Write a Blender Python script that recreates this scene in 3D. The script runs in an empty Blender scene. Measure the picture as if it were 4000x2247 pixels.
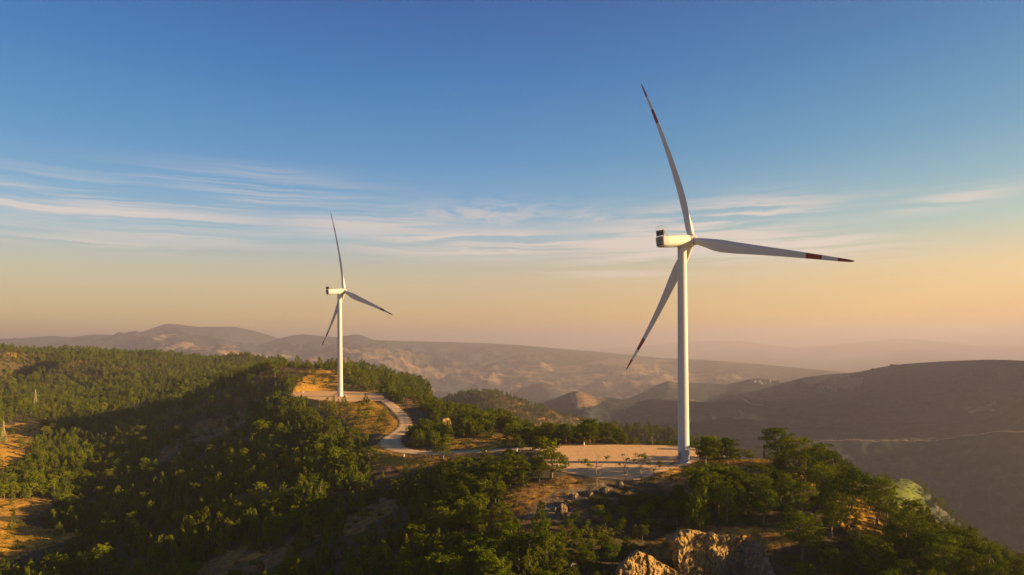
import bpy, math, random
import numpy as np
from mathutils import Matrix, Vector

random.seed(7)
RNG = np.random.default_rng(11)
sc = bpy.context.scene
COL = sc.collection
R = math.radians

# ------------------------------------------------------------------ camera model (24 mm, level, 0.46 deg roll)
F, CX, CY, Y0, ROLL = 1717.0, 1288.0, 723.5, 855.0, 0.0081
SUN_EL, SUN_AZ = R(13.6), R(95.0)         # azimuth clockwise from the view direction (+Y)
SUN, SUNCOL, EXPO, SKYSTR, HAZE = 5.0, (1.0, .69, .30), 1.55, .10, 1.05e-4
def lin(c): return tuple(((v / 255. + .055) / 1.055) ** 2.4 / 2 ** EXPO for v in c)
SKYRAMP = [(e / 40., lin(c)) for e, c in [(0, (216, 164, 92)), (1.8, (218, 172, 102)), (5.2, (206, 182, 142)), (8.5, (150, 178, 190)), (11.7, (104, 157, 196)), (14.8, (70, 138, 190)), (20.9, (22, 110, 176)), (26.5, (0, 84, 157)), (40, (0, 62, 130))]]
CLOUD = lin((232, 208, 192))
CAMZ = 45.0                               # the camera hovers 45 m above the nearer pad

def unproj(x, y, D):
    """pixel of a 2576 x 1447 sheet and a depth -> world point"""
    dx, dy = x - CX, y - CY
    c, s = math.cos(ROLL), math.sin(ROLL)
    u, v = dx * c - dy * s, dx * s + dy * c
    return (u / F * D, D, -(v + CY - Y0) / F * D + CAMZ)

def unproj_z(x, y, z):
    dx, dy = x - CX, y - CY
    c, s = math.cos(ROLL), math.sin(ROLL)
    v = dx * s + dy * c + CY - Y0
    return unproj(x, y, (CAMZ - z) * F / v)

def proj(X, Y, Z):
    Y = np.maximum(Y, 1e-3)
    x = CX + F * X / Y; y = Y0 - F * (Z - CAMZ) / Y
    dx, dy = x - CX, y - CY
    c, s = math.cos(ROLL), math.sin(ROLL)
    return CX + dx * c + dy * s, CY - dx * s + dy * c

# ------------------------------------------------------------------ numpy helpers
def sstep(a, b, x):
    t = np.clip((x - a) / (b - a), 0, 1)
    return t * t * (3 - 2 * t)

def _hash(ix, iy, seed):
    h = (ix.astype(np.int64) * 374761393 + iy.astype(np.int64) * 668265263 + seed * 974634777) & 0x7fffffff
    h = ((h ^ (h >> 13)) * 1274126177) & 0x7fffffff
    return ((h ^ (h >> 16)) & 0xffff) / 65535.0

def vnoise(x, y, seed=0):
    ix, iy = np.floor(x), np.floor(y)
    fx, fy = x - ix, y - iy
    fx = fx * fx * fx * (fx * (fx * 6 - 15) + 10); fy = fy * fy * fy * (fy * (fy * 6 - 15) + 10)
    a, b = _hash(ix, iy, seed), _hash(ix + 1, iy, seed)
    c, d = _hash(ix, iy + 1, seed), _hash(ix + 1, iy + 1, seed)
    return (a + (b - a) * fx) * (1 - fy) + (c + (d - c) * fx) * fy

def fbm(x, y, oct=4, seed=0):
    s, a, t = 0, 1.0, 0
    for k in range(oct):
        ca, sa = math.cos(.6 + k), math.sin(.6 + k)
        s = s + a * (vnoise(x * ca - y * sa, x * sa + y * ca, seed + k) * 2 - 1); t += a
        x, y, a = x * 2.03, y * 2.03, a * .5
    return s / t

def ridged(x, y, oct=4, seed=0):
    s, a, t = 0, 1.0, 0
    for k in range(oct):
        ca, sa = math.cos(.9 + k), math.sin(.9 + k)
        n = vnoise(x * ca - y * sa, x * sa + y * ca, seed + k) * 2 - 1
        s = s + a * (1 - np.abs(n)) ; t += a
        x, y, a = x * 2.03, y * 2.03, a * .5
    return s / t

def smax(a, b, k):
    return .5 * (a + b + np.sqrt((a - b) ** 2 + k * k))

def in_poly(px, py, poly):
    inside = np.zeros(np.shape(px), bool)
    n = len(poly)
    for i in range(n):
        x1, y1 = poly[i]; x2, y2 = poly[(i + 1) % n]
        if y1 == y2: continue
        c = ((y1 > py) != (y2 > py)) & (px < (x2 - x1) * (py - y1) / (y2 - y1) + x1)
        inside ^= c
    return inside

def poly_dist(px, py, poly, closed=True):
    """distance to a polyline and the parameter (segment + t) of the nearest point"""
    best = np.full(np.shape(px), 1e9); par = np.zeros(np.shape(px))
    n = len(poly)
    for i in range(n if closed else n - 1):
        x1, y1 = poly[i][:2]; x2, y2 = poly[(i + 1) % n][:2]
        dx, dy = x2 - x1, y2 - y1
        t = np.clip(((px - x1) * dx + (py - y1) * dy) / (dx * dx + dy * dy + 1e-9), 0, 1)
        d = np.hypot(px - x1 - t * dx, py - y1 - t * dy)
        m = d < best
        best = np.where(m, d, best); par = np.where(m, i + t, par)
    return best, par

# ------------------------------------------------------------------ terrain: near ridge (control points), far ridges (crest lines)
ZR, ZL = 0.3, 3.0                          # heights of the two levelled pads
def C(z): return CAMZ + z
CTRL = []
def cp(x, y, D, drop=0.0):
    p = unproj(x, y, D); CTRL.append((p[0], p[1], p[2] - drop))
def cz(x, y, z): CTRL.append(unproj_z(x, y, z))
for q in [(1385,1122),(1470,1119),(1550,1118),(1640,1119),(1710,1122),(1480,1192),(1600,1203),(1690,1172),(1400,1172),(1560,1150)]: cz(*q, ZR)
for q in [(735,988),(800,984),(850,983),(920,986),(955,995),(780,1000),(850,1007),(930,1008)]: cz(*q, ZL)
ROADPX = [(935,998,3.0),(958,1002,3.0),(980,1016,2.4),(1003,1036,1.0),(1019,1055,-.8),(1021,1070,-2),(1006,1085,-3),(987,1099,-4),(979,1113,-4.6),
          (990,1127,-5),(1018,1135,-5),(1060,1138.5,-4.6),(1110,1139,-4.1),(1160,1137.5,-3.6),(1210,1135,-2.9),(1270,1131,-1.7),(1325,1128,-.5),(1370,1131,.25),(1420,1136,.3)]
ROAD = [unproj_z(*q) for q in ROADPX]
CTRL += ROAD[2:-2]
for q in [  # slopes left of and below the road
    (950,1165,298),(900,1205,282),(1060,1175,285),(1180,1180,268),(800,1250,270),(600,1300,262),(700,1180,330),(850,1120,362),(760,1090,415),(690,1040,500),
    (1288,1447,152),(1000,1447,168),(700,1447,195),(400,1447,225),(100,1447,255),(1100,1300,205),(900,1350,205),(1150,1230,240),
    (50,1350,300),(50,1240,385),(50,1150,505),(50,1085,640),(200,1300,350),(300,1200,432),(300,1100,600),(500,1200,372),(500,1105,520),(450,1330,275),
    (600,1085,500),(620,1045,585),(420,1030,740),(250,1010,830),(100,1010,900),(60,960,1120),(180,960,1080),(330,965,1000),(480,970,900),
    (850,1030,442),(900,1060,402),(955,1083,368),(800,1058,428),(-150,1330,275),(-150,1118,480),(-150,1025,700),(-150,1220,360),
    # ridge between the two turbines
    (1130,1075,372),(1150,1108,326),(1250,1108,316),
    # foreground spur and the ridge on the right
    (1345,1205,216),(1300,1232,202),(1400,1250,196),(1280,1300,186),(1500,1228,202),(1600,1214,211),(1500,1330,172),(1620,1250,196),(1700,1196,233),(1650,1290,196),(1420,1380,160),
    (1720,1180,238),(1600,1360,172),(1820,1300,176),(1800,1250,192),(1850,1200,212),(1800,1170,228),(1870,1155,231),(1950,1160,226),(2050,1204,206),(2100,1240,196),
    (2130,1290,182),(2200,1268,186),(2300,1342,176),(2400,1392,171),(2576,1472,166),(2000,1385,158),(2200,1400,152),(2400,1447,149),(1700,1475,148),(1550,1462,150),(1780,1490,150),(1850,1480,152),(1640,1480,146),(1900,1500,146),(1960,1480,150),(2000,1450,153)]: cp(*q)
for q in [  # silhouettes of woods: tree tops in the picture, ground some metres below
    (0,877,1130,9),(-150,885,1080,9),(150,893,1130,9),(240,905,1130,10),(310,909,1150,10),(355,895,1230,8),(400,888,1260,8),(450,896,1270,9),(510,911,1290,10),(560,896,1300,9),(605,884,1310,8),(650,894,1320,9),(690,909,1330,9),
    (700,901,620,9),(760,906,620,9),(640,916,620,9),(570,940,640,9),(820,914,610,9),(880,908,980,8),(950,919,980,8),(1020,946,980,8),(900,935,560,8),
    (1000,962,535,8),(1100,988,480,9),(1200,1013,430,9),(1300,1052,375,8),(1350,1084,335,8)]: cp(*q)
CTRL += [unproj_z(x, y, z) for x, y, z in [(790,958,10.2),(820,957,10.6),(845,957,10.6),(755,966,8.8),(868,966,9.0),(790,937,15.),(845,934,16.)]]
CTRL += [(0,100,-10),(0,40,-14),(-100,40,-38),(120,60,-16),(60,110,-8),(140,120,-12),(-200,60,-52),(-350,200,-62),
         (150,270,-45),(110,300,-48),(85,330,-38),(210,190,-60),(45,330,-8),(15,345,-10),(60,420,-60),(200,110,-30),(20,420,-38),(0,520,-60)]
CTRL = np.array(CTRL)

def _k(r2): return np.sqrt(r2 + 14.0 ** 2)
_d2 = (CTRL[:, None, 0] - CTRL[None, :, 0]) ** 2 + (CTRL[:, None, 1] - CTRL[None, :, 1]) ** 2
_n = len(CTRL)
_A = np.zeros((_n + 1, _n + 1)); _A[:_n, :_n] = _k(_d2) - np.eye(_n) * 1.5
_A[:_n, _n] = 1; _A[_n, :_n] = 1
_W = np.linalg.solve(_A, np.append(CTRL[:, 2], 0))

def rbf(X, Y):
    sh = np.shape(X); X = np.ravel(X); Y = np.ravel(Y)
    out = np.empty(len(X))
    for i in range(0, len(X), 20000):
        x, y = X[i:i + 20000], Y[i:i + 20000]
        out[i:i + 20000] = _k((x[:, None] - CTRL[None, :, 0]) ** 2 + (y[:, None] - CTRL[None, :, 1]) ** 2) @ _W[:_n] + _W[_n]
    return out.reshape(sh)

# crest lines of the farther hills: (pixels of the skyline, distance, front slope, back slope, roughness)
RIDGES = [
    ([(-900,870),(-300,860),(0,853),(60,851),(130,845),(180,849),(230,842),(300,843),(360,835),(395,822),(420,814),(460,818),(500,823),(590,822),(650,835),(697,850),(760,875),(950,915)], 11500, .085, .2, 95),
    ([(500,915),(620,880),(697,853),(740,843),(762,841),(850,849),(880,843),(905,841),(940,856),(1000,858),(1100,860),(1200,863),(1300,868),(1400,877),(1520,887),(1700,905),(2000,935),(2300,960)], 10000, .095, .2, 95),
    ([(1200,905),(1500,880),(1650,868),(1740,858),(1860,857),(1950,870),(2000,877),(2150,862),(2269,851),(2350,858),(2450,870),(2700,878),(3500,885)], 27000, .05, .2, 60),
    ([(1250,935),(1400,910),(1545,901),(1700,902),(1750,905),(1850,911),(2000,925),(2150,940),(2400,960)], 8700, .10, .2, 70),
    ([(900,985),(1050,962),(1200,940),(1330,932),(1480,940),(1600,955)], 7600, .11, .2, 60),
    ([(1230,1010),(1290,990),(1340,968),(1365,962),(1400,970),(1440,985),(1520,1005)], 5600, .24, .3, 42),
    ([(1560,1010),(1600,995),(1660,966),(1682,958),(1700,963),(1760,965),(1830,967),(1880,956),(1910,951),(1945,958),(2050,975)], 4600, .24, .3, 40),
    ([(1290,1050),(1340,1027),(1370,1012),(1430,989),(1450,984),(1466,987),(1500,1000),(1540,1002),(1600,1012),(1640,1003),(1700,1008),(1800,1014),(1950,1030)], 3100, .28, .4, 38),
    ([(1620,1040),(1700,1018),(1800,1003),(1900,985),(1960,967),(2020,950),(2080,942),(2150,938),(2210,925),(2280,915),(2360,910),(2480,905),(2576,907),(2800,900),(3300,880)], 4300, .15, .3, 95),
    ([(1660,1040),(1720,1024),(1790,1013),(1870,1006),(1960,1010),(2060,1004),(2150,1012),(2240,1030),(2330,1038),(2430,1030),(2576,1012),(2900,1000)], 2900, .26, .35, 46),
    ([(1480,1110),(1560,1084),(1640,1070),(1730,1064),(1830,1052),(1930,1060),(2040,1074),(2150,1070),(2260,1062),(2380,1068),(2480,1056),(2576,1040),(2900,1030)], 2150, .30, .4, 34),
    ([(1850,1150),(1930,1120),(2020,1107),(2100,1104),(2140,1102),(2200,1107),(2330,1104),(2430,1094),(2500,1086),(2576,1082),(2800,1070),(3200,1060)], 1550, .36, .5, 22),
    ([(1020,1050),(1100,1010),(1170,991),(1200,986),(1225,985),(1260,993),(1300,1003),(1350,1020),(1400,1037),(1450,1055),(1500,1071),(1570,1100),(1640,1130)], 1500, .30, .4, 20),
    ([(1430,1125),(1480,1100),(1550,1089),(1620,1086),(1700,1096),(1760,1112),(1850,1160)], 760, .35, .45, 4),
    ([(2060,1290),(2120,1258),(2180,1231),(2212,1222),(2240,1214),(2265,1212),(2290,1217),(2320,1236),(2350,1262),(2400,1312),(2480,1385)], 720, .30, .5, 6),
]
def _raz(x, y):
    p = unproj(x, y, 1000.); return math.atan2(p[0], p[1]), (p[2] - CAMZ) / math.hypot(p[0], p[1])
_RC = []
for px, D, sf, sb, rough in RIDGES:
    az, sl = zip(*[_raz(*q) for q in px]); _RC.append((np.array(az), np.array(sl), D, sf, sb, rough))

def far_z(X, Y):
    r = np.hypot(X, Y); az = np.arctan2(X, Y)
    base = -360 - 270 * sstep(1500, 6500, r) + 180 * sstep(16000, 40000, r)
    base = base + 26 * fbm(X / 900, Y / 900, 4, 5) * sstep(800, 5000, r)
    z = base
    for a, sl, D, sf, sb, rough in _RC:
        wob = D * (1 + .05 * fbm(az * 9, az * 0 + D / 999., 2, 3))
        d = r - wob; dn = np.abs(d) / D
        azw = az + .07 * sstep(.015, .12, dn) * fbm(X / (D * .12) + 3, Y / (D * .12), 3, 61)
        g = np.linspace(a[0], a[-1], 400); sg = np.interp(g, a, sl)
        kern = np.exp(-(np.arange(-60, 61) / 22.) ** 2); kern /= kern.sum()
        sb_ = np.convolve(np.pad(sg, 60, 'edge'), kern, 'valid')
        fine = np.exp(-(np.arange(-6, 7) / 2.2) ** 2); fine /= fine.sum()
        sg = np.convolve(np.pad(sg, 6, 'edge'), fine, 'valid')
        s0, s1 = np.interp(azw, g, sg), np.interp(azw, g, sb_)
        k = sstep(0, .10, dn); s = s0 * (1 - k) + s1 * k
        off = np.maximum(0, np.maximum(a[0] - az, az - a[-1]))
        crest = CAMZ + s * wob - off * D * .35
        core = D * (.07 if D < 800 else .010)
        fall = np.where(d < 0, sf, sb) * (np.sqrt(d * d + core * core) - core)
        n = ridged(X / (D * .06) + D, Y / (D * .06), 6, 17) - .72
        n2 = fbm(X / (D * .02), Y / (D * .02), 4, 29)
        amp = rough * sstep(D * .012, D * .12, np.abs(d))
        fold = (2.8 if D < 7000 else 1.2) * rough * sstep(D * .03, D * .2, np.abs(d)) * (ridged(X / (D * .17) + 5, Y / (D * .17), 3, 37) - .66)
        h = crest - fall + fold + amp * n * 2.6 + amp * .5 * n2 + min(rough, 22) * .06 * n2
        z = smax(z, h, D * .003)
    near = sstep(430, 500, r) * sstep(2600, 1600, r)
    z = z + near * (3.2 * fbm(X / 45, Y / 45, 3, 91) + 2.2 * fbm(X / 14, Y / 14, 3, 92))
    # unseen mountain added on the right to shade the valley, notched for sunlit patches
    ax_, ay_, bx_, by_ = 1700., 1560., 3300., 3380.
    tt = np.clip(((X - ax_) * (bx_ - ax_) + (Y - ay_) * (by_ - ay_)) / ((bx_ - ax_) ** 2 + (by_ - ay_) ** 2), 0, 1)
    m = 300 - 215 * np.exp(-((tt - .42) / .10) ** 2) - 150 * np.exp(-((tt - .80) / .08) ** 2) - 1.1 * np.maximum(0, np.hypot(X - ax_ - tt * (bx_ - ax_), Y - ay_ - tt * (by_ - ay_)) - 60) + 50 * (ridged(X / 700, Y / 700, 3, 3) - .8)
    return smax(z, m, 20.)

_LAZ = np.array([-1.3, _raz(700,900)[0], _raz(780,900)[0], _raz(1030,900)[0], _raz(1100,900)[0], _raz(1350,900)[0], _raz(1450,900)[0], _raz(1750,900)[0], 1.5])
_LIM = np.array([1520., 1500., 1060., 1040., 560., 400., 335., 300., 260.])

PADR_PX = [(1372,1124),(1410,1121),(1470,1119.5),(1560,1118.5),(1640,1119.5),(1715,1122),(1760,1128),(1775,1142),(1755,1160),(1722,1173),(1690,1178),(1648,1194),(1596,1209),(1545,1207),(1490,1199),(1440,1193),(1400,1182),(1372,1163),(1350,1144)]
PADL_PX = [(722,992),(750,986),(800,983.5),(850,983),(905,984.5),(945,989),(970,998),(965,1006),(930,1010),(850,1011),(780,1003),(738,998)]
def chaikin(p, n=2, closed=True):
    for _ in range(n):
        q = []
        for i in range(len(p) if closed else len(p) - 1):
            a, b = np.array(p[i]), np.array(p[(i + 1) % len(p)])
            q += [tuple(.75 * a + .25 * b), tuple(.25 * a + .75 * b)]
        if not closed: q = [p[0]] + q + [p[-1]]
        p = q
    return p
PADR = chaikin([unproj_z(x, y, ZR)[:2] for x, y in PADR_PX])
PADL = chaikin([unproj_z(x, y, ZL)[:2] for x, y in PADL_PX])
ROADC = np.array(chaikin(ROAD, 3, False))
_seg = np.append(0, np.cumsum(np.hypot(np.diff(ROADC[:, 0]), np.diff(ROADC[:, 1]))))
def road_half(par):
    """half width along the road: wider in the hairpin"""
    s = np.interp(par, np.arange(len(ROADC)), ROADC[:, 1])
    return 3.9 + 1.9 * np.exp(-((s - 325) / 26.) ** 2)

CLIFF_PX = [(1682,1362,155),(1715,1338,156),(1735,1336,157),(1765,1340,159),(1800,1345,162),(1835,1348,165),(1870,1352,168),(1930,1354,172),(2000,1362,178)]
CLX, CLY = np.array([unproj(*q)[:2] for q in CLIFF_PX]).T
def zfun(X, Y):
    X = np.asarray(X, float); Y = np.asarray(Y, float)
    r = np.hypot(X, Y); az = np.arctan2(X, Y)
    z = far_z(X, Y)
    m = r < 2400
    if not m.any(): return z
    x, y, rr, aa = X[m], Y[m], r[m], az[m]
    n = rbf(x, y)
    lim = np.interp(aa, _LAZ, _LIM)
    n = n - .55 * np.maximum(0, rr - lim) * sstep(0, 60, rr - lim) - 260 * sstep(R(52), R(75), np.abs(aa)) * (aa < 0) - 120 * sstep(R(50), R(75), aa)
    rough = 1.3 * fbm(x / 26, y / 26, 4, 41) + .5 * fbm(x / 6, y / 6, 3, 43) + 2.6 * fbm(x / 90, y / 90, 2, 47) * sstep(250, 500, rr)
    # levelled pads and the road bed
    flat = np.zeros(len(x)); level = np.zeros(len(x))
    for poly, lv, bl in ((PADR, ZR, 7.0), (PADL, ZL, 4.5)):
        near = (x > min(p[0] for p in poly) - 20) & (x < max(p[0] for p in poly) + 20) & (y > min(p[1] for p in poly) - 20) & (y < max(p[1] for p in poly) + 20)
        if near.any():
            d, _ = poly_dist(x[near], y[near], poly)
            d = np.where(in_poly(x[near], y[near], poly), -d, d)
            w = 1 - sstep(1.2, bl, d)
            g = w > flat[near]
            f_, l_ = flat[near], level[near]
            flat[near] = np.where(g, w, f_); level[near] = np.where(g, lv - .12, l_)
    near = (x > -130) & (x < 50) & (y > 255) & (y < 540)
    if near.any():
        d, par = poly_dist(x[near], y[near], [tuple(p) for p in ROADC[:, :2]], False)
        lv = np.interp(par, np.arange(len(ROADC)), ROADC[:, 2]) - .22
        hw = road_half(par)
        w = 1 - sstep(hw + 1.5, hw + 9, d)
        g = w > flat[near]
        f_, l_ = flat[near], level[near]
        flat[near] = np.where(g, w, f_); level[near] = np.where(g, lv, l_)
    n = (n + rough * (1 - flat)) * (1 - flat) + level * flat
    yc = np.interp(x, CLX, CLY); df = yc - y
    n = n - 9.5 * sstep(.5, 4.5, df) * (1 - sstep(24, 48, df)) * sstep(CLX[0] - 6, CLX[0] + 1, x) * (1 - sstep(CLX[5], CLX[5] + 8, x))
    z[m] = smax(z[m], n, 3.)
    return z

# ------------------------------------------------------------------ object helpers
def link(o, parent=None):
    COL.objects.link(o)
    if parent is not None: o.parent = parent
    return o
def tag(o, label=None, cat=None, group=None, kind=None):
    if label: o['label'] = label
    if cat: o['category'] = cat
    if group: o['group'] = group
    if kind: o['kind'] = kind
    return o
def empty(name, loc=(0, 0, 0), rz=0, s=1.0):
    o = bpy.data.objects.new(name, None); o.empty_display_size = .5
    o.location = loc; o.rotation_euler = (0, 0, rz); o.scale = (s, s, s)
    return link(o)
def np_mesh(name, V, Fq, mats, smooth=True, midx=None):
    """Fq: an (n,3) or (n,4) array, or a list of such arrays"""
    Fs = Fq if isinstance(Fq, list) else [Fq]
    me = bpy.data.meshes.new(name)
    V = np.asarray(V, np.float32)
    tot = sum(f.size for f in Fs); cnt = sum(len(f) for f in Fs)
    me.vertices.add(len(V)); me.vertices.foreach_set('co', V.ravel())
    me.loops.add(tot); me.polygons.add(cnt)
    me.loops.foreach_set('vertex_index', np.concatenate([f.ravel() for f in Fs]).astype(np.int32))
    sizes = np.concatenate([np.full(len(f), f.shape[1]) for f in Fs])
    me.polygons.foreach_set('loop_start', np.append(0, np.cumsum(sizes)[:-1]).astype(np.int32))
    me.polygons.foreach_set('use_smooth', np.full(cnt, smooth))
    for m in mats: me.materials.append(m)
    if midx is not None: me.polygons.foreach_set('material_index', np.asarray(midx, np.int32))
    me.update(calc_edges=True); me.validate()
    return me
class MB:
    """collects shapes for one mesh"""
    def __init__(s): s.v = []; s.f = []; s.m = []
    def add(s, V, Fc, mi=0):
        b = len(s.v); s.v += [tuple(p) for p in V]; s.f += [tuple(i + b for i in f) for f in Fc]; s.m += [mi] * len(Fc)
    def box(s, c, d, M=None, mi=0):
        P = [Vector((c[0] + sx * d[0] / 2, c[1] + sy * d[1] / 2, c[2] + sz * d[2] / 2)) for sx in (-1, 1) for sy in (-1, 1) for sz in (-1, 1)]
        if M is not None: P = [M @ p for p in P]
        s.add(P, [(0,1,3,2),(4,6,7,5),(0,4,5,1),(2,3,7,6),(0,2,6,4),(1,5,7,3)], mi)
    def tube(s, pts, rad, n=8, mi=0, cap=True):
        pts = [Vector(p) for p in pts]; rings = []
        rad = rad if isinstance(rad, (list, tuple)) else [rad] * len(pts)
        b = len(s.v)
        for i, p in enumerate(pts):
            t = (pts[min(i + 1, len(pts) - 1)] - pts[max(i - 1, 0)]).normalized()
            a = t.cross(Vector((0, 0, 1)));  a = t.cross(Vector((1, 0, 0))) if a.length < .05 else a
            a.normalize(); bb = t.cross(a)
            s.v += [tuple(p + (a * math.cos(k * 2 * math.pi / n) + bb * math.sin(k * 2 * math.pi / n)) * rad[i]) for k in range(n)]
        for i in range(len(pts) - 1):
            for k in range(n):
                s.f.append((b + i * n + k, b + i * n + (k + 1) % n, b + (i + 1) * n + (k + 1) % n, b + (i + 1) * n + k)); s.m.append(mi)
        if cap:
            s.f.append(tuple(b + k for k in range(n))[::-1]); s.f.append(tuple(b + (len(pts) - 1) * n + k for k in range(n))); s.m += [mi, mi]
    def lathe(s, prof, n=32, mi=0):
        b = len(s.v)
        for r, z in prof: s.v += [(r * math.cos(k * 2 * math.pi / n), r * math.sin(k * 2 * math.pi / n), z) for k in range(n)]
        for i in range(len(prof) - 1):
            for k in range(n):
                s.f.append((b + i * n + k, b + i * n + (k + 1) % n, b + (i + 1) * n + (k + 1) % n, b + (i + 1) * n + k)); s.m.append(mi)
        s.f.append(tuple(b + k for k in range(n))[::-1]); s.f.append(tuple(b + (len(prof) - 1) * n + k for k in range(n))); s.m += [mi, mi]
    def mesh(s, name, mats, smooth=True, angle=35):
        me = bpy.data.meshes.new(name); me.from_pydata(s.v, [], s.f)
        for m in mats: me.materials.append(m)
        me.polygons.foreach_set('material_index', s.m)
        me.polygons.foreach_set('use_smooth', [smooth] * len(s.f)); me.update()
        if smooth: me.set_sharp_from_angle(angle=R(angle))
        return me
    def obj(s, name, mats, parent=None, smooth=True, angle=35):
        return link(bpy.data.objects.new(name, s.mesh(name, mats, smooth, angle)), parent)

# ------------------------------------------------------------------ materials
class NT:
    def __init__(s, m): s.t = m.node_tree; s.n = s.t.nodes; s.l = s.t.links
    def new(s, ty, **kw):
        n = s.n.new(ty)
        for k, v in kw.items():
            if k == 'inp':
                for a, b in v.items():
                    if isinstance(b, bpy.types.NodeSocket): s.l.new(b, n.inputs[a])
                    else: n.inputs[a].default_value = b
            else: setattr(n, k, v)
        return n
    def noise(s, vec, scale, detail=4, rough=.55, dist=0., out='Fac'):
        n = s.new('ShaderNodeTexNoise', inp={'Vector': vec, 'Scale': scale, 'Detail': detail, 'Roughness': rough, 'Distortion': dist}); return n.outputs[out]
    def math(s, op, a, b=0.0, c=0.0, clamp=False):
        n = s.n.new('ShaderNodeMath'); n.operation = op; n.use_clamp = clamp
        for i, v in enumerate((a, b, c)):
            if isinstance(v, bpy.types.NodeSocket): s.l.new(v, n.inputs[i])
            else: n.inputs[i].default_value = v
        return n.outputs[0]
    def ramp(s, fac, stops, interp='LINEAR'):
        n = s.n.new('ShaderNodeValToRGB'); n.color_ramp.interpolation = interp; s.l.new(fac, n.inputs[0])
        e = n.color_ramp.elements
        while len(e) < len(stops): e.new(.5)
        for i, (p, c) in enumerate(stops):
            e[i].position = p; e[i].color = tuple(c) + (1,) if hasattr(c, '__len__') else (c, c, c, 1)
        return n.outputs[0]
    def mix(s, fac, a, b, ty='MIX'):
        n = s.n.new('ShaderNodeMix'); n.data_type = 'RGBA'; n.blend_type = ty
        for i, v in ((0, fac), (6, a), (7, b)):
            if isinstance(v, bpy.types.NodeSocket): s.l.new(v, n.inputs[i])
            else: n.inputs[i].default_value = (tuple(v) + (1,) if hasattr(v, '__len__') else v)
        return n.outputs[2]
    def rng(s, v, a, b, c=0., d=1.):
        n = s.n.new('ShaderNodeMapRange'); s.l.new(v, n.inputs[0])
        for i, q in enumerate((a, b, c, d)): n.inputs[i + 1].default_value = q
        return n.outputs[0]
def material(name):
    m = bpy.data.materials.new(name); m.use_nodes = True
    t = NT(m); bsdf = t.n['Principled BSDF']; return m, t, bsdf
def bump(t, bsdf, h, strength=.5, dist=.1):
    b = t.new('ShaderNodeBump', inp={'Strength': strength, 'Distance': dist, 'Height': h}); t.l.new(b.outputs[0], bsdf.inputs['Normal'])

def mat_paint(name, col, rough=.42):
    m, t, b = material(name)
    tc = t.new('ShaderNodeTexCoord').outputs['Object']
    n = t.noise(tc, .35, 5, .6)
    st = t.noise(t.new('ShaderNodeMapping', inp={'Vector': tc, 'Scale': (1.6, 1.6, .06)}).outputs[0], 1.0, 4, .6)
    c = t.mix(t.rng(n, .35, .75, 0, .22), col, tuple(x * .78 for x in col))
    c = t.mix(t.rng(st, .55, .8, 0, .2), c, tuple(x * y for x, y in zip(col, (.72, .68, .6))))
    t.l.new(c, b.inputs['Base Color']); b.inputs['Roughness'].default_value = rough
    b.inputs['Specular IOR Level'].default_value = .25
    return m
M_WHITE = mat_paint('white_paint', (.47, .47, .48))
M_NAC = mat_paint('nacelle_gelcoat', (.47, .46, .43), .5)
M_RED = mat_paint('red_paint', (.20, .008, .012), .45)
M_DARK = mat_paint('dark_metal', (.03, .03, .033), .5)
M_GREY = mat_paint('grey_metal', (.26, .25, .25), .5)
M_GALV = mat_paint('galvanised_steel', (.30, .25, .15), .6)
M_POST = mat_paint('post_paint', (.6, .58, .55), .6)
M_RUST = mat_paint('rusty_steel', (.10, .045, .03), .7)

def mat_leaf(name, dark, light, warm):
    m, t, b = material(name)
    oi = t.new('ShaderNodeObjectInfo')
    tc = t.new('ShaderNodeTexCoord').outputs['Object']
    geo = t.new('ShaderNodeNewGeometry')
    n = t.noise(tc, .55, 3, .6)
    c = t.mix(t.rng(n, .3, .7), dark, light)
    c = t.mix(t.rng(oi.outputs['Random'], .0, 1., 0, .75), c, warm)
    v = t.math('MULTIPLY', t.rng(geo.outputs['Random Per Island'], 0, 1, .6, 1.35), t.rng(t.math('FRACT', t.math('MULTIPLY', oi.outputs['Random'], 7.31)), 0, 1, .62, 1.22))
    c = t.mix(1.0, c, t.new('ShaderNodeCombineXYZ', inp={0: v, 1: v, 2: v}).outputs[0], 'MULTIPLY')
    d = t.new('ShaderNodeBsdfDiffuse', inp={'Color': c, 'Roughness': .5})
    tr = t.new('ShaderNodeBsdfTranslucent', inp={'Color': c})
    mx = t.new('ShaderNodeMixShader', inp={0: .12, 1: d.outputs[0], 2: tr.outputs[0]})
    t.l.new(mx.outputs[0], t.n['Material Output'].inputs['Surface']); t.n.remove(b)
    return m
M_PINE = mat_leaf('pine_needles', (.032, .054, .003), (.160, .205, .003), (.185, .18, .003))
M_BUSH = mat_leaf('shrub_leaves', (.085, .10, .007), (.18, .18, .010), (.22, .15, .012))
M_RUSTLEAF = mat_leaf('autumn_leaves', (.16, .06, .014), (.24, .09, .02), (.20, .09, .02))
M_GRASS = mat_leaf('dry_grass_blades', (.28, .165, .025), (.46, .29, .04), (.38, .24, .035))

def mat_bark(name, a, c2):
    m, t, b = material(name)
    tc = t.new('ShaderNodeTexCoord').outputs['Object']
    n = t.noise(t.new('ShaderNodeMapping', inp={'Vector': tc, 'Scale': (3, 3, .8)}).outputs[0], 2.5, 5, .65)
    t.l.new(t.mix(t.rng(n, .3, .7), a, c2), b.inputs['Base Color']); b.inputs['Roughness'].default_value = .9
    bump(t, b, n, .8, .1); return m
M_BARK = mat_bark('pine_bark', (.09, .06, .042), (.24, .16, .105))
M_DEAD = mat_bark('bare_wood', (.22, .16, .11), (.40, .31, .22))

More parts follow.
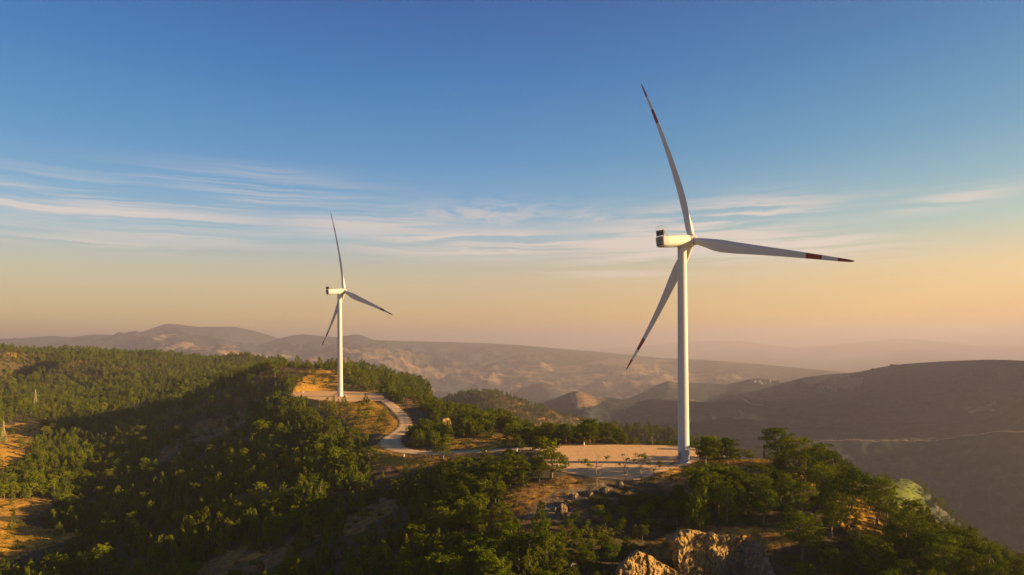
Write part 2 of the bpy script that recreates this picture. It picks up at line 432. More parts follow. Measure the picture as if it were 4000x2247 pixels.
def rock_color(t, pos, scale=1.0, lichen=.65):
    n1 = t.noise(pos, .35 * scale, 6, .65, .6); n2 = t.noise(pos, 1.7 * scale, 5, .7)
    c = t.ramp(n1, [(.28, (.07, .048, .032)), (.46, (.16, .112, .072)), (.62, (.27, .195, .12)), (.8, (.19, .145, .10))])
    c = t.mix(t.rng(n2, .55 - .18 * (lichen > .7), .7, 0, lichen), c, (.56, .31, .045))       # ochre lichen
    vo = t.new('ShaderNodeTexVoronoi', feature='DISTANCE_TO_EDGE', inp={'Vector': t.new('ShaderNodeMapping', inp={'Vector': t.mix(.25, pos, t.new('ShaderNodeTexNoise', inp={'Vector': pos, 'Scale': .8}).outputs['Color'], 'ADD'), 'Scale': (.55 * scale, .55 * scale, .28 * scale)}).outputs[0], 'Scale': 1.0})
    crack = t.rng(vo.outputs['Distance'], 0, .06)
    return t.mix(t.rng(crack, 0, 1, .75, 0), c, (.05, .036, .028)), n1, n2, crack
def mat_rock(name, lichen=.65):
    m, t, b = material(name)
    pos = t.new('ShaderNodeNewGeometry').outputs['Position']
    c, n1, n2, crack = rock_color(t, pos, 1.0, lichen)
    t.l.new(c, b.inputs['Base Color']); b.inputs['Roughness'].default_value = .95; b.inputs['Specular IOR Level'].default_value = .15
    bump(t, b, t.math('ADD', t.math('MULTIPLY', n2, .6), t.math('MULTIPLY', crack, .35)), 1.0, .6)
    return m
M_ROCK = mat_rock('weathered_rock'); M_CLIFF = mat_rock('ochre_rock', .9)

def mat_ground():
    m, t, b = material('hill_ground')
    geo = t.new('ShaderNodeNewGeometry'); pos = geo.outputs['Position']
    at = lambda k: t.new('ShaderNodeAttribute', attribute_name=k).outputs['Fac']
    rock, grass, wood, mead = at('rock'), at('grass'), at('wood'), at('meadow')
    n1 = t.noise(pos, .05, 5, .6); n2 = t.noise(pos, .4, 6, .65); n3 = t.noise(pos, 2.2, 4, .7)
    soil = t.ramp(n2, [(.25, (.085, .046, .020)), (.5, (.20, .098, .034)), (.75, (.32, .18, .065))])
    dry = t.ramp(n2, [(.25, (.22, .105, .016)), (.5, (.42, .215, .026)), (.78, (.58, .32, .045))])
    floor = t.ramp(n2, [(.3, (.035, .03, .014)), (.6, (.075, .058, .025)), (.85, (.16, .10, .045))])
    rc, r1, r2, crack = rock_color(t, pos)
    green = t.ramp(t.noise(pos, .09, 6, .7), [(.3, (.05, .065, .012)), (.5, (.13, .15, .02)), (.7, (.20, .21, .03))])
    c = t.mix(t.rng(t.math('ADD', grass, t.math('MULTIPLY', t.math('SUBTRACT', n2, .5), .9)), .35, .65), soil, dry)
    c = t.mix(t.rng(t.math('ADD', wood, t.math('MULTIPLY', t.math('SUBTRACT', n2, .5), .8)), .35, .7, 0, .9), c, floor)
    c = t.mix(t.rng(t.math('ADD', rock, t.math('MULTIPLY', t.math('SUBTRACT', n2, .5), 1.2)), .42, .6), c, rc)
    c = t.mix(t.rng(n3, .55, .75, 0, .45), c, (.07, .05, .02))
    c = t.mix(at('deep'), c, t.ramp(t.math('ADD', t.math('MULTIPLY', n1, .55), t.math('MULTIPLY', t.noise(pos, .012, 5, .65), .45)), [(.3, (.016, .026, .024)), (.5, (.034, .046, .042)), (.62, (.09, .085, .06)), (.8, (.22, .17, .11))]))  # dark valley woods, bluish cast of skylight and haze put into the colour
    c = t.mix(mead, c, green)
    t.l.new(c, b.inputs['Base Color']); b.inputs['Roughness'].default_value = .95; b.inputs['Specular IOR Level'].default_value = .1
    bump(t, b, t.math('ADD', n2, t.math('MULTIPLY', n3, .35)), 1.0, .5)
    return m
def mat_far():
    m, t, b = material('far_hills')
    pos = t.new('ShaderNodeNewGeometry').outputs['Position']
    wood = t.new('ShaderNodeAttribute', attribute_name='wood').outputs['Fac']
    st = t.new('ShaderNodeMapping', inp={'Vector': pos, 'Rotation': (0, 0, .15), 'Scale': (.6, 1.2, 2.5)}).outputs[0]
    n1 = t.noise(st, .0011, 7, .62, .4); n2 = t.noise(st, .006, 6, .65, .3); n3 = t.noise(st, .03, 5, .7)
    vo = t.new('ShaderNodeTexVoronoi', inp={'Vector': pos, 'Scale': .0045, 'Randomness': 1.0})
    fld = t.ramp(t.new('ShaderNodeSeparateColor', inp={0: vo.outputs['Color']}).outputs[0], [(.0, (.17, .11, .065)), (.5, (.25, .16, .09)), (1., (.11, .08, .05))])
    fld = t.mix(t.rng(n2, .35, .65), fld, (.28, .172, .092))
    tree = t.ramp(n3, [(.3, (.018, .028, .026)), (.55, (.036, .046, .044)), (.8, (.10, .085, .06))])  # distant woods, with the blue of skylight and haze mixed into their colour
    f = t.math('ADD', t.math('MULTIPLY', n1, .6), t.math('MULTIPLY', n2, .4))
    f = t.math('ADD', f, t.math('MULTIPLY', t.math('SUBTRACT', wood, .5), .42))
    c = t.mix(t.rng(f, .455, .52), fld, tree)
    t.l.new(c, b.inputs['Base Color']); b.inputs['Roughness'].default_value = 1.; b.inputs['Specular IOR Level'].default_value = 0.
    bump(t, b, t.math('ADD', n2, t.math('MULTIPLY', n3, .3)), .9, 30.)
    return m
def mat_gravel(name, a, c2, tracks=False):
    m, t, b = material(name)
    pos = t.new('ShaderNodeNewGeometry').outputs['Position']
    n1 = t.noise(pos, .06, 6, .6, 1.2); n2 = t.noise(pos, .7, 5, .65); n3 = t.noise(pos, 6., 3, .6)
    st = t.noise(t.new('ShaderNodeMapping', inp={'Vector': pos, 'Rotation': (0, 0, .5), 'Scale': (.05, .6, .1)}).outputs[0], 1., 5, .6, .8)
    c = t.mix(t.rng(n1, .32, .68), a, c2)
    c = t.mix(t.rng(st, .5, .72, 0, .5), c, tuple(x * .68 for x in a))
    c = t.mix(t.rng(n2, .5, .8, 0, .35), c, tuple(x * .6 for x in a))
    c = t.mix(t.rng(n3, .55, .8, 0, .35), c, (.62, .5, .36))
    t.l.new(c, b.inputs['Base Color']); b.inputs['Roughness'].default_value = .95; b.inputs['Specular IOR Level'].default_value = .1
    if tracks == 'pad':
        wv = t.new('ShaderNodeTexWave', wave_type='RINGS', rings_direction='Z', inp={'Vector': t.new('ShaderNodeMapping', inp={'Vector': pos, 'Location': (22, -262, 0)}).outputs[0], 'Scale': .11, 'Distortion': 16., 'Detail': 3., 'Detail Scale': .22}).outputs['Fac']
        c = t.mix(t.math('MULTIPLY', t.rng(wv, .86, .97), t.rng(n1, .42, .6, 0, .5)), c, tuple(x * .55 for x in a))
        c = t.mix(t.rng(t.noise(pos, .13, 4, .7), .58, .72, 0, .55), c, (.34, .17, .06))
    if tracks == 'road':
        ac = t.math('ABSOLUTE', t.new('ShaderNodeAttribute', attribute_name='across').outputs['Fac'])
        w_ = t.math('ADD', ac, t.math('MULTIPLY', t.math('SUBTRACT', n2, .5), .35))
        c = t.mix(t.rng(t.math('ABSOLUTE', t.math('SUBTRACT', w_, .42)), .04, .16, .5, 0), c, (.60, .42, .25))
        c = t.mix(t.rng(w_, .0, .16, .4, 0), c, (.36, .23, .11))
        c = t.mix(t.rng(w_, .72, .95, 0, .8), c, (.30, .17, .05))
    t.l.new(c, b.inputs['Base Color'])
    bump(t, b, t.math('ADD', n2, t.math('MULTIPLY', n3, .2)), .7, .12)
    return m
M_GROUND, M_FAR = mat_ground(), mat_far()
M_PAD = mat_gravel('pad_gravel', (.60, .335, .14), (.68, .40, .18), 'pad')
M_TRACK_CREST = mat_gravel('track_and_crest_light', (.34, .24, .14), (.44, .32, .19))
M_WALLP = mat_paint('house_plaster', (.34, .30, .26), .8); M_ROOF = mat_paint('roof_tiles', (.30, .13, .08), .8)
M_ROAD = mat_gravel('road_gravel', (.54, .33, .155), (.62, .40, .20), 'road')

# ------------------------------------------------------------------ terrain meshes (one polar sheet, near part and far part share their seam)
AZ = R(1) * np.concatenate([np.linspace(-64, -42, 60)[:-1], np.linspace(-42, 42, 820), np.linspace(42, 78, 110)[1:]])
RN = np.exp(np.linspace(math.log(36), math.log(1800), 480))
RF = np.exp(np.linspace(math.log(1800), math.log(46000), 400))
def polar(rs):
    rr, aa = np.meshgrid(rs, AZ, indexing='ij')
    X, Y = rr * np.sin(aa), rr * np.cos(aa)
    return X, Y, zfun(X, Y)
def grid_faces(nr, na):
    i = np.arange(nr - 1)[:, None] * na + np.arange(na - 1)[None, :]
    return np.stack([i, i + 1, i + 1 + na, i + na], -1).reshape(-1, 4)[:, ::-1].copy()
def fattr(me, name, vals):
    a = me.attributes.new(name, 'FLOAT', 'POINT'); a.data.foreach_set('value', np.asarray(vals, np.float32).ravel())

# open places in the woods, as outlines on the 2576 px sheet
OPEN = {
 'cut': [(732,990),(748,960),(775,938),(805,930),(850,936),(872,966),(965,990),(960,1000)],
 'bank': [(760,1003),(935,1006),(1012,1066),(985,1097),(905,1088),(850,1052),(790,1030)],
 'hairpin': [(990,1088),(958,1105),(910,1140),(942,1172),(1010,1180),(1080,1174),(1135,1150),(1040,1150),(990,1140),(962,1118)],
 'inner': [(1090,1128),(1150,1105),(1290,1095),(1310,1120),(1200,1134)],
 'sand': [(-60,1090),(40,1066),(115,1068),(85,1105),(60,1150),(-60,1215)],
 'brown': [(-60,1252),(150,1256),(110,1292),(-60,1300)],
 'brown2': [(-60,1300),(130,1330),(210,1345),(60,1400),(-60,1447)],
 'mid': [(455,1108),(500,1062),(600,1036),(630,1052),(570,1092),(500,1112)],
 'mid2': [(385,1145),(455,1095),(470,1112),(415,1165)],
 'scree': [(850,1350),(880,1300),(960,1258),(1045,1246),(985,1290),(900,1340)],
 'scree2': [(470,1447),(560,1390),(640,1360),(600,1400),(540,1447)],
 'brow': [(1270,1240),(1370,1205),(1440,1200),(1480,1225),(1400,1262),(1320,1300),(1260,1285)],
 'tower': [(1640,1178),(1745,1166),(1745,1225),(1660,1215),(1600,1212)],
 'mound': [(1790,1140),(1930,1146),(1935,1180),(1790,1178)],
 'litslope': [(2095,1235),(2165,1258),(2225,1325),(2225,1365),(2140,1350),(2095,1300)],
 'litslope2': [(1990,1190),(2060,1200),(2075,1222),(1990,1222)],
 'cliff': [(1540,1470),(1600,1395),(1715,1318),(1990,1325),(2010,1362),(1930,1400),(1900,1470)],
}
GRASSY = {'cut': .9, 'bank': .85, 'hairpin': .75, 'inner': .6, 'sand': .95, 'brown': .55, 'brown2': .6, 'mid': .3, 'mid2': .3, 'scree': .45, 'scree2': .4, 'brow': .45, 'tower': .55, 'mound': 1., 'litslope': .9, 'litslope2': .9, 'cliff': .5}
def masks(X, Y, Z):
    px, py = proj(X, Y, Z)
    op = np.zeros(np.shape(X)); gr = np.zeros(np.shape(X))
    jx, jy = 9 * fbm(X / 9, Y / 9, 3, 71), 5 * fbm(X / 9, Y / 9, 3, 72)
    near = np.hypot(X, Y) < 1000
    for k, poly in OPEN.items():
        ins = in_poly(px + jx, py + jy, poly) & near
        op = np.where(ins, 1., op); gr = np.where(ins, GRASSY[k], gr)
    return op, gr, px, py

X, Y, Z = polar(RN)
NR, NA = X.shape
op, gr, gpx, gpy = masks(X, Y, Z)
gy, gx = np.gradient(Z, axis=0) / np.gradient(RN)[:, None], np.gradient(Z, axis=1) / (RN[:, None] * np.gradient(AZ)[None, :])
slope = np.hypot(gx, gy)
rr_ = np.hypot(X, Y)
rock = sstep(.72, 1.15, slope + .35 * fbm(X / 14, Y / 14, 3, 81)) * sstep(700, 500, rr_)
rock = np.where(gpx < 1240, rock * .45, rock)
rock = np.maximum(rock, .55 * in_poly(gpx, gpy, [(1400,1230),(1550,1200),(1640,1260),(1600,1447),(1150,1447),(1300,1300)]) * sstep(-.1, .35, fbm(X / 16, Y / 16, 3, 82)))
rock = np.maximum(rock, .5 * in_poly(gpx, gpy, OPEN['scree']) * sstep(-.25, .2, fbm(X / 10, Y / 10, 3, 83)))
rock = np.maximum(rock, .9 * in_poly(gpx, gpy, [(735,986),(742,962),(800,954),(860,954),(885,968),(905,985)]))
wood = (1 - op) * sstep(-.55, .1, fbm(X / 30, Y / 30, 3, 84) + .15)
grassm = np.maximum(gr, (1 - op) * sstep(.05, .5, fbm(X / 22, Y / 22, 3, 85)) * .7)
me = np_mesh('ground', np.stack([X, Y, Z], -1).reshape(-1, 3), grid_faces(NR, NA), [M_GROUND])
SPUR = [(2120,1270),(2175,1240),(2225,1213),(2262,1200),(2300,1208),(2345,1290),(2400,1370),(2440,1447),(2250,1447),(2100,1330)]
_d, _ = poly_dist(gpx, gpy, SPUR)
mead = sstep(-14, 22, np.where(in_poly(gpx, gpy, SPUR), _d, -_d) + 10 * fbm(X / 25, Y / 25, 3, 87)) * sstep(520, 560, rr_) * (rr_ < 900) * 1.
rock = np.where(rr_ > 420, rock * .2, rock)
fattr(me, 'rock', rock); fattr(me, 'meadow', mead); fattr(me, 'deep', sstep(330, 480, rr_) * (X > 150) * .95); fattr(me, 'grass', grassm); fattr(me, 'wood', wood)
tag(link(bpy.data.objects.new('ground', me)), kind='structure')
ELEV = (Z - CAMZ) / rr_                                  # for the line of sight over the ridges
HOR = np.maximum.accumulate(ELEV, 0)
def sight(x, y, ztop):
    r = np.hypot(x, y); a = np.arctan2(x, y)
    i = np.clip(np.searchsorted(RN, r) - 2, 0, NR - 1); j = np.clip(np.searchsorted(AZ, a), 0, NA - 1)
    return (ztop - CAMZ) - HOR[i, j] * r                 # metres of the point that stand above the line of sight

XF, YF, ZF = polar(RF)
me = np_mesh('mountains', np.stack([XF, YF, ZF], -1).reshape(-1, 3), grid_faces(*XF.shape), [M_FAR])
rf = np.hypot(XF, YF); af = np.arctan2(XF, YF)
wf = .74 - .24 * sstep(5200, 7000, rf) + .34 * sstep(7600, 9500, rf) + .19 * sstep(.18, .45, af) * sstep(6000, 4000, rf) + .25 * sstep(-.25, -.6, af) * sstep(12000, 16000, rf)
fpx, fpy = proj(XF, YF, ZF)
wf = np.where(in_poly(fpx, fpy, [(2060,978),(2090,955),(2130,942),(2175,950),(2170,972),(2110,985)]) | in_poly(fpx, fpy, [(2400,1010),(2440,995),(2540,1012),(2500,1035),(2440,1042)]) | in_poly(fpx, fpy, [(1430,992),(1460,984),(1530,1004),(1500,1022),(1450,1030)]), wf - .42, wf)  # sunlit patches on the rocky slopes, painted as paler open ground
fattr(me, 'wood', wf)
tag(link(bpy.data.objects.new('mountains', me)), kind='structure')
ZMAX, ZMIN = float(max(ZF.max(), Z.max())), float(min(ZF.min(), Z.min())); del XF, YF, ZF

# ------------------------------------------------------------------ gravel pads and road, sheets just above the levelled ground
def pad(name, poly, z):
    P = np.array(poly); c = P.mean(0); n = len(P); rings = 14
    V = [(c[0], c[1], z)]; Q = []
    for k in range(1, rings + 1):
        t = k / rings
        wob = 1 + (0.012 * np.array([math.sin(i * 2.1) + math.sin(i * .7 + 1) for i in range(n)]) if k == rings else 0)
        for p, w in zip(P, np.broadcast_to(wob, n)): V.append((c[0] + (p[0] - c[0]) * t * w, c[1] + (p[1] - c[1]) * t * w, z - (.12 if k == rings else 0)))
    T = np.array([(0, 1 + i, 1 + (i + 1) % n) for i in range(n)])
    for k in range(rings - 1):
        a = 1 + k * n
        Q += [(a + i, a + n + i, a + n + (i + 1) % n, a + (i + 1) % n) for i in range(n)]
    return tag(link(bpy.data.objects.new(name, np_mesh(name, V, [T, np.array(Q)], [M_PAD]))), kind='structure')
pad('gravel_pad', PADR, ZR + .04); pad('gravel_pad', PADL, ZL + .04)
fine = np.array(chaikin([tuple(p) for p in ROADC], 2, False))
tan = np.gradient(fine[:, :2], axis=0); tan /= np.linalg.norm(tan, axis=1)[:, None]
nor = np.stack([-tan[:, 1], tan[:, 0]], 1)
hw = 3.9 + 1.9 * np.exp(-((fine[:, 1] - 325) / 26.) ** 2)
hw = hw * (1 + .06 * np.sin(np.arange(len(fine)) * .37))
V = []
for k, (o, dz) in enumerate([(-1.0, -.16), (-.9, .01), (-.45, -.03), (0, .03), (.45, -.03), (.9, .01), (1.0, -.16)]):
    V.append(np.concatenate([fine[:, :2] + nor * (hw * o)[:, None], (fine[:, 2] + dz)[:, None]], 1))
V = np.stack(V, 1); nf = len(fine)
i = np.arange(nf - 1)[:, None] * 7 + np.arange(6)[None, :]
me = np_mesh('road', V.reshape(-1, 3), np.stack([i, i + 7, i + 8, i + 1], -1).reshape(-1, 4)[:, ::-1].copy(), [M_ROAD])
fattr(me, 'across', np.tile([-1.0, -.9, -.45, 0, .45, .9, 1.0], nf))
tag(link(bpy.data.objects.new('road', me)), kind='structure')

# ------------------------------------------------------------------ dirt tracks and a painted sunlit crest line on the far slopes, draped on the terrain
def hit(px, py, r0=420., r1=30000.):
    rs = np.exp(np.linspace(math.log(r0), math.log(r1), 1500)); a = np.array(unproj(px, py, 1.)); a[2] -= CAMZ
    k = math.hypot(a[0], a[1]); x, y, z = a[0] / k * rs, a[1] / k * rs, CAMZ + a[2] / k * rs
    b = np.nonzero(z < zfun(x, y))[0]
    if not len(b): return None
    i = b[0]; return x[i], y[i]
def track(pts, half, r0, crest=False):
    P = [q for q in (hit(px, py + (3 if crest else 0), r0) for px, py in pts) if q]
    if len(P) < 3: return
    P = np.array(chaikin(P, 3, False)); s = np.append(0, np.cumsum(np.hypot(*np.diff(P, axis=0).T))); n = int(s[-1] / (half * 2)) + 4
    x, y = np.interp(np.linspace(0, s[-1], n), s, P[:, 0]), np.interp(np.linspace(0, s[-1], n), s, P[:, 1])
    tx, ty = np.gradient(x), np.gradient(y); l = np.hypot(tx, ty) + 1e-6; nx, ny = -ty / l, tx / l
    V = []
    for o in (-1, -.33, .33, 1):
        h = half * (1 + .35 * fbm(np.arange(n) / 3., np.zeros(n), 2, 9)); X_, Y_ = x + nx * h * o, y + ny * h * o
        V.append(np.stack([X_, Y_, zfun(X_, Y_) + half * .35], 1))
    V = np.stack(V, 1); i = np.arange(n - 1)[:, None] * 4 + np.arange(3)[None, :]
    tag(link(bpy.data.objects.new('track_and_lit_crest', np_mesh('track_and_lit_crest', V.reshape(-1, 3), np.stack([i, i + 4, i + 5, i + 1], -1).reshape(-1, 4)[:, ::-1].copy(), [M_TRACK_CREST]))), kind='structure')
track([(2030,1108),(2080,1106),(2140,1104),(2200,1108),(2260,1107),(2330,1106),(2400,1099),(2470,1091),(2540,1085),(2600,1083)], 1.3, 1000, True)  # thin sunlit line of the ridge crest, its light painted as a pale strip
track([(1172,1000),(1205,997),(1240,994),(1262,999)], 3.0, 900)
track([(1740,1008),(1790,1012),(1860,1014),(1920,1022)], 5.0, 1800)

# ------------------------------------------------------------------ wind turbines
def blade_mesh(name, RT, tip_bend):
    MBd = MB(); NS = 22
    bands = [.735, .825, .912]
    rs = sorted(set(list(np.linspace(.018, .16, 12)) + list(np.linspace(.16, .94, 34)) + bands + [.96, .975, .985, .993, .998, 1.0]))
    rings = []
    for t in rs:
        r = t * RT
        c = np.interp(t, [.018, .045, .10, .16, .21, .30, .45, .62, .80, .92, .97, .99, 1.0], [2.5, 2.5, 3.25, 4.1, 4.35, 3.95, 3.05, 2.25, 1.5, 1.02, .75, .48, .08])
        th = np.interp(t, [.018, .05, .10, .17, .25, .45, .7, 1.0], [1.0, .98, .66, .40, .31, .22, .18, .15])
        circ = np.interp(t, [.018, .05, .15], [1, .95, 0])
        ax = np.interp(t, [.018, .05, .15, .3], [.5, .48, .36, .30])
        tw = R(np.interp(t, [0, .1, .2, .35, .6, 1.0], [20, 17, 12, 7, 3, 0]) + 3.0)
        xo = math.tan(R(5.6)) * r + (tip_bend - math.tan(R(5.6)) * RT) * t * t
        ring = []
        for k in range(NS):
            a = 2 * math.pi * k / NS
            u = .5 - .5 * math.cos(a)                          # 0 at the leading edge, 1 at the trailing edge
            y = 5 * th * (.2969 * math.sqrt(u) - .126 * u - .3516 * u * u + .2843 * u ** 3 - .1015 * u ** 4)
            y *= c * (1 if math.sin(a) >= 0 else -.85)
            yc = c * .5 * math.sin(a) * 1.0
            yy = y * (1 - circ) + yc * circ
            s_ = (ax - u) * c
            ring.append((xo + s_ * math.sin(tw) + yy * math.cos(tw), s_ * math.cos(tw) - yy * math.sin(tw), r))
        rings.append(ring)
    for ring in rings: MBd.v += ring
    for i in range(len(rings) - 1):
        mid = .5 * (rs[i] + rs[i + 1]); mi = 1 if (bands[0] < mid < bands[1] or mid > bands[2]) else 0
        for k in range(NS):
            MBd.f.append((i * NS + k, i * NS + (k + 1) % NS, (i + 1) * NS + (k + 1) % NS, (i + 1) * NS + k)); MBd.m.append(mi)
    MBd.f.append(tuple(range(NS))[::-1]); MBd.m.append(0)
    MBd.f.append(tuple((len(rings) - 1) * NS + k for k in range(NS))); MBd.m.append(1)
    return MBd.mesh(name, [M_WHITE, M_RED], True, 60)

def turbine(base, yaw, phase, RT, hub_h, fw, tilt, bend, label, stair_az):
    root = empty('wind_turbine', base, math.pi / 2 - yaw)
    tag(root, label, 'wind turbine', 'wind turbines on the ridge')
    hub_z = hub_h + fw * math.sin(tilt)
    top = hub_h - 2.1
    b = MB()
    prof = [(2.35, -1.5), (2.35, .06), (2.3, .12), (2.08, .14)]
    n = 4
    for k in range(n + 1):                                     # four bolted cans with flange rings
        z = .2 + (top - .2) * k / n; r = 2.06 - (2.06 - 1.56) * k / n
        if 0 < k < n: prof += [(r, z - .12), (r + .025, z - .10), (r + .025, z + .10), (r, z + .12)]
        elif k == 0: prof += [(r, z)]
        else: prof += [(r, z), (r + .12, z), (r + .12, z + .35)]
    b.lathe(prof, 56)
    tower = b.obj('tower', [M_WHITE], root, True, 30)
    # door and outside stair; stair_az is the world azimuth of the door seen from the tower
    la = stair_az - (math.pi / 2 - yaw)
    Md = Matrix.Rotation(la, 4, 'Z')
    d = MB(); d.box((2.02, 0, 3.05), (.16, .95, 2.1), Md, 0); d.box((2.06, .33, 3.0), (.14, .08, .22), Md, 1)
    d.obj('door', [M_GREY, M_DARK], root, False)
    st = MB(); L = 3.6; H = 1.95
    for sx in (-1, 1):
        st.tube([Md @ Vector((2.1, sx * .55, H)), Md @ Vector((3.0, sx * .55, H)), Md @ Vector((3.0 + L, sx * .55, 0.0))], .085, 6)
    for k in range(10):
        f_ = (k + .5) / 10; st.box((3.0 + L * f_, 0, H * (1 - f_)), (.30, 1.1, .06), Md)
    st.box((2.5, 0, H), (1.0, 1.1, .06), Md)
    for sx in (-.45, .45): st.tube([Md @ Vector((2.9, sx, H)), Md @ Vector((2.9, sx, -.2))], .05, 6)
    stair = st.obj('stair', [M_RUST], root, False)
    rl = MB()
    for sx in (-1, 1):
        pts = [(2.15, H), (3.0, H), (3.0 + L * .33, H * .67), (3.0 + L * .66, H * .34), (3.0 + L, 0)]
        rl.tube([Md @ Vector((p, sx * .55, z + 1.05)) for p, z in pts], .035, 6)
        for p, z in pts: rl.tube([Md @ Vector((p, sx * .55, z)), Md @ Vector((p, sx * .55, z + 1.05))], .028, 5)
    rl.obj('railing', [M_RUST], stair, False)
    # nacelle: rounded box with chamfered keel, tilted with the shaft
    Mt = Matrix.Translation((0, 0, hub_h)) @ Matrix.Rotation(-tilt, 4, 'Y')
    W, HT, HB = 2.05, 2.0, -1.95
    def sect(k, zb):
        P = [(-W * .62, HB + zb), (W * .62, HB + zb), (W * .93, HB + .55 + zb), (W, HB + 1.05 + zb), (W, HT - .5), (W * .94, HT - .16), (W * .78, HT), (-W * .78, HT), (-W * .94, HT - .16), (-W, HT - .5), (-W, HB + 1.05 + zb), (-W * .93, HB + .55 + zb)]
        return [(y * k, z * k) for y, z in P]
    xs = [(-10.3, .90, .25), (-10.12, .97, .18), (-9.9, 1.0, .15), (-7.0, 1.0, .05), (-2.5, 1.0, 0), (0, 1.0, 0), (1.7, 1.0, 0), (2.2, .96, 0), (2.5, .86, 0)]
    nb = MB()
    V = [(x, y, z) for x, k, zb in xs for y, z in sect(k, zb)]; n = 12
    Fc = [(i * n + k, (i + 1) * n + k, (i + 1) * n + (k + 1) % n, i * n + (k + 1) % n) for i in range(len(xs) - 1) for k in range(n)]
    Fc += [tuple(range(n)), tuple((len(xs) - 1) * n + k for k in range(n))[::-1]]
    nb.add([Mt @ Vector(v) for v in V], Fc)
    for z in (-.95, 1.25):                                      # panel seams, proud of the shell
        for sy in (-1, 1): nb.box((-4.0, sy * (W + .005), z), (11.6, .02, .05), Mt, 1)
    nb.box((-10.05, 0, .3), (.1, 4.12, 3.0), Mt, 1)
    nac = nb.obj('nacelle', [M_NAC, M_GREY], root, True, 28)
    rv = MB()
    for k in range(4): rv.box((-10.38, .0, 1.25 - k * .72), (.14, 3.1, .26), Mt, 0)
    rv.box((-10.33, 0, .15), (.1, 3.3, 3.0), Mt, 1)
    rv.obj('rear_vent', [M_DARK, M_GREY], nac, False)
    ck = MB(); zc = HT + .35
    for sy in (-1, 1): ck.box((-9.6, sy * .97, zc + .85), (.38, 1.78, 1.6), Mt, 0)
    ck.box((-9.6, 0, zc + .85), (.46, .14, 1.75), Mt, 1)
    for z in (zc - .02, zc + 1.72): ck.box((-9.6, 0, z), (.5, 3.95, .12), Mt, 1 if z < zc + 1 else 0)
    for sy in (-1.9, 1.9):
        ck.box((-9.6, sy, zc + .85), (.46, .12, 1.8), Mt, 0)
        ck.tube([Mt @ Vector((-9.4, sy, zc + 1.3)), Mt @ Vector((-7.9, sy, HT - .1))], .10, 6, 1)
        ck.tube([Mt @ Vector((-9.6, sy * .8, zc)), Mt @ Vector((-9.6, sy * .8, HT - .1))], .10, 6, 1)
    ck.obj('cooler', [M_DARK, M_GALV], nac, False)
    hp = MB(); zt = zc + 1.78
    hp.tube([Mt @ Vector((-9.6, y, z)) for y, z in [(-1.7, zt), (-1.7, zt + 1.15), (-1.35, zt + 1.5), (1.35, zt + 1.5), (1.7, zt + 1.15), (1.7, zt)]], .06, 6)
    hp.obj('mast_hoop', [M_GREY], nac, False)
    for y in (-.7, 0.1, .8):
        an = MB(); an.tube([Mt @ Vector((-9.6, y, zt)), Mt @ Vector((-9.6, y, zt + .75))], .035, 6); an.box((-9.6, y, zt + .78), (.3, .12, .12), Mt)
        an.obj('wind_sensor', [M_GREY], nac, False)
    # hub with blunt spinner, along +X of the shaft
    hb = MB()
    hb.lathe([(1.25, -2.6), (1.45, -2.3), (1.72, -2.1), (1.88, -1.4), (1.95, -.4), (1.93, .5), (1.75, 1.2), (1.35, 1.75), (.75, 2.1), (.2, 2.22)], 40)
    Mh = Mt @ Matrix.Translation((fw, 0, 0)) @ Matrix.Rotation(math.pi / 2, 4, 'Y')
    hb.v = [tuple(Mh @ Vector(v)) for v in hb.v]
    hub = hb.obj('rotor_hub', [M_WHITE], root, True, 50)
    bm = blade_mesh('blade', RT, bend)
    for k in range(3):
        o = link(bpy.data.objects.new('blade', bm), root)
        th = phase + k * 2 * math.pi / 3
        o.matrix_local = Mt @ Matrix.Translation((fw, 0, 0)) @ Matrix.Rotation(th, 4, 'X')
        cf = MB(); cf.lathe([(1.42, 1.35), (1.42, 1.95), (1.34, 2.0)], 28)
        c_ = cf.obj('blade_collar', [M_GREY], o, True)
    return root
BR = Vector(unproj(1720, 1165, 245)); BR.z = ZR + .05
BL = Vector(unproj(856, 997, 520)); BL.z = ZL + .05
turbine(BR, R(62.2), R(-17.6), 65.85, 79.6 + (-44.73 + CAMZ - ZR), 4.88, R(5.4), -1.0, 'tall white wind turbine standing on the nearer gravel pad, the larger of the two', R(217))
turbine(BL, R(46.73), R(-11.4), 63.66, 79.84 + (-41.94 + CAMZ - ZL), 4.0, R(5.75), 2.0, 'white wind turbine on the farther hilltop pad, the smaller and more distant of the two', R(217))
# ------------------------------------------------------------------ trees: crowns of many small needle tufts gathered in clumps, trunks with limbs
def tufts(clumps, per, size, rng, flat=.0):
    """clumps: (x,y,z, rx,ry,rz). Little bent leaf cards spread through each clump."""
    Vs = []; n_all = 0
    for (x, y, z, rx, ry, rz) in clumps:
        n = max(6, int(per * (rx * ry * rz) ** (.55)))
        d = rng.normal(size=(n, 3)); d /= np.linalg.norm(d, axis=1)[:, None]
        rad = rng.uniform(.35, 1.06, (n, 1)) ** .6
        d[:, 2] = np.where(d[:, 2] < -.5, d[:, 2] * .6, d[:, 2])
        c = d * rad * np.array([rx, ry, rz]) + np.array([x, y, z])
        nn = d + rng.normal(size=(n, 3)) * .75 + np.array([0, 0, flat]); nn /= np.linalg.norm(nn, axis=1)[:, None]
        a = np.cross(nn, rng.normal(size=(n, 3))); a /= np.linalg.norm(a, axis=1)[:, None] + 1e-9
        b = np.cross(nn, a)
        s = size * rng.uniform(.55, 1.35, (n, 1)); w = s * rng.uniform(.35, .75, (n, 1))
        Vs.append(np.stack([c - a * s, c - b * w + a * s * .1, c + a * s, c + b * w + nn * s * .25], 1).reshape(-1, 3)); n_all += n
    V = np.concatenate(Vs); return V, np.arange(n_all * 4).reshape(-1, 4)

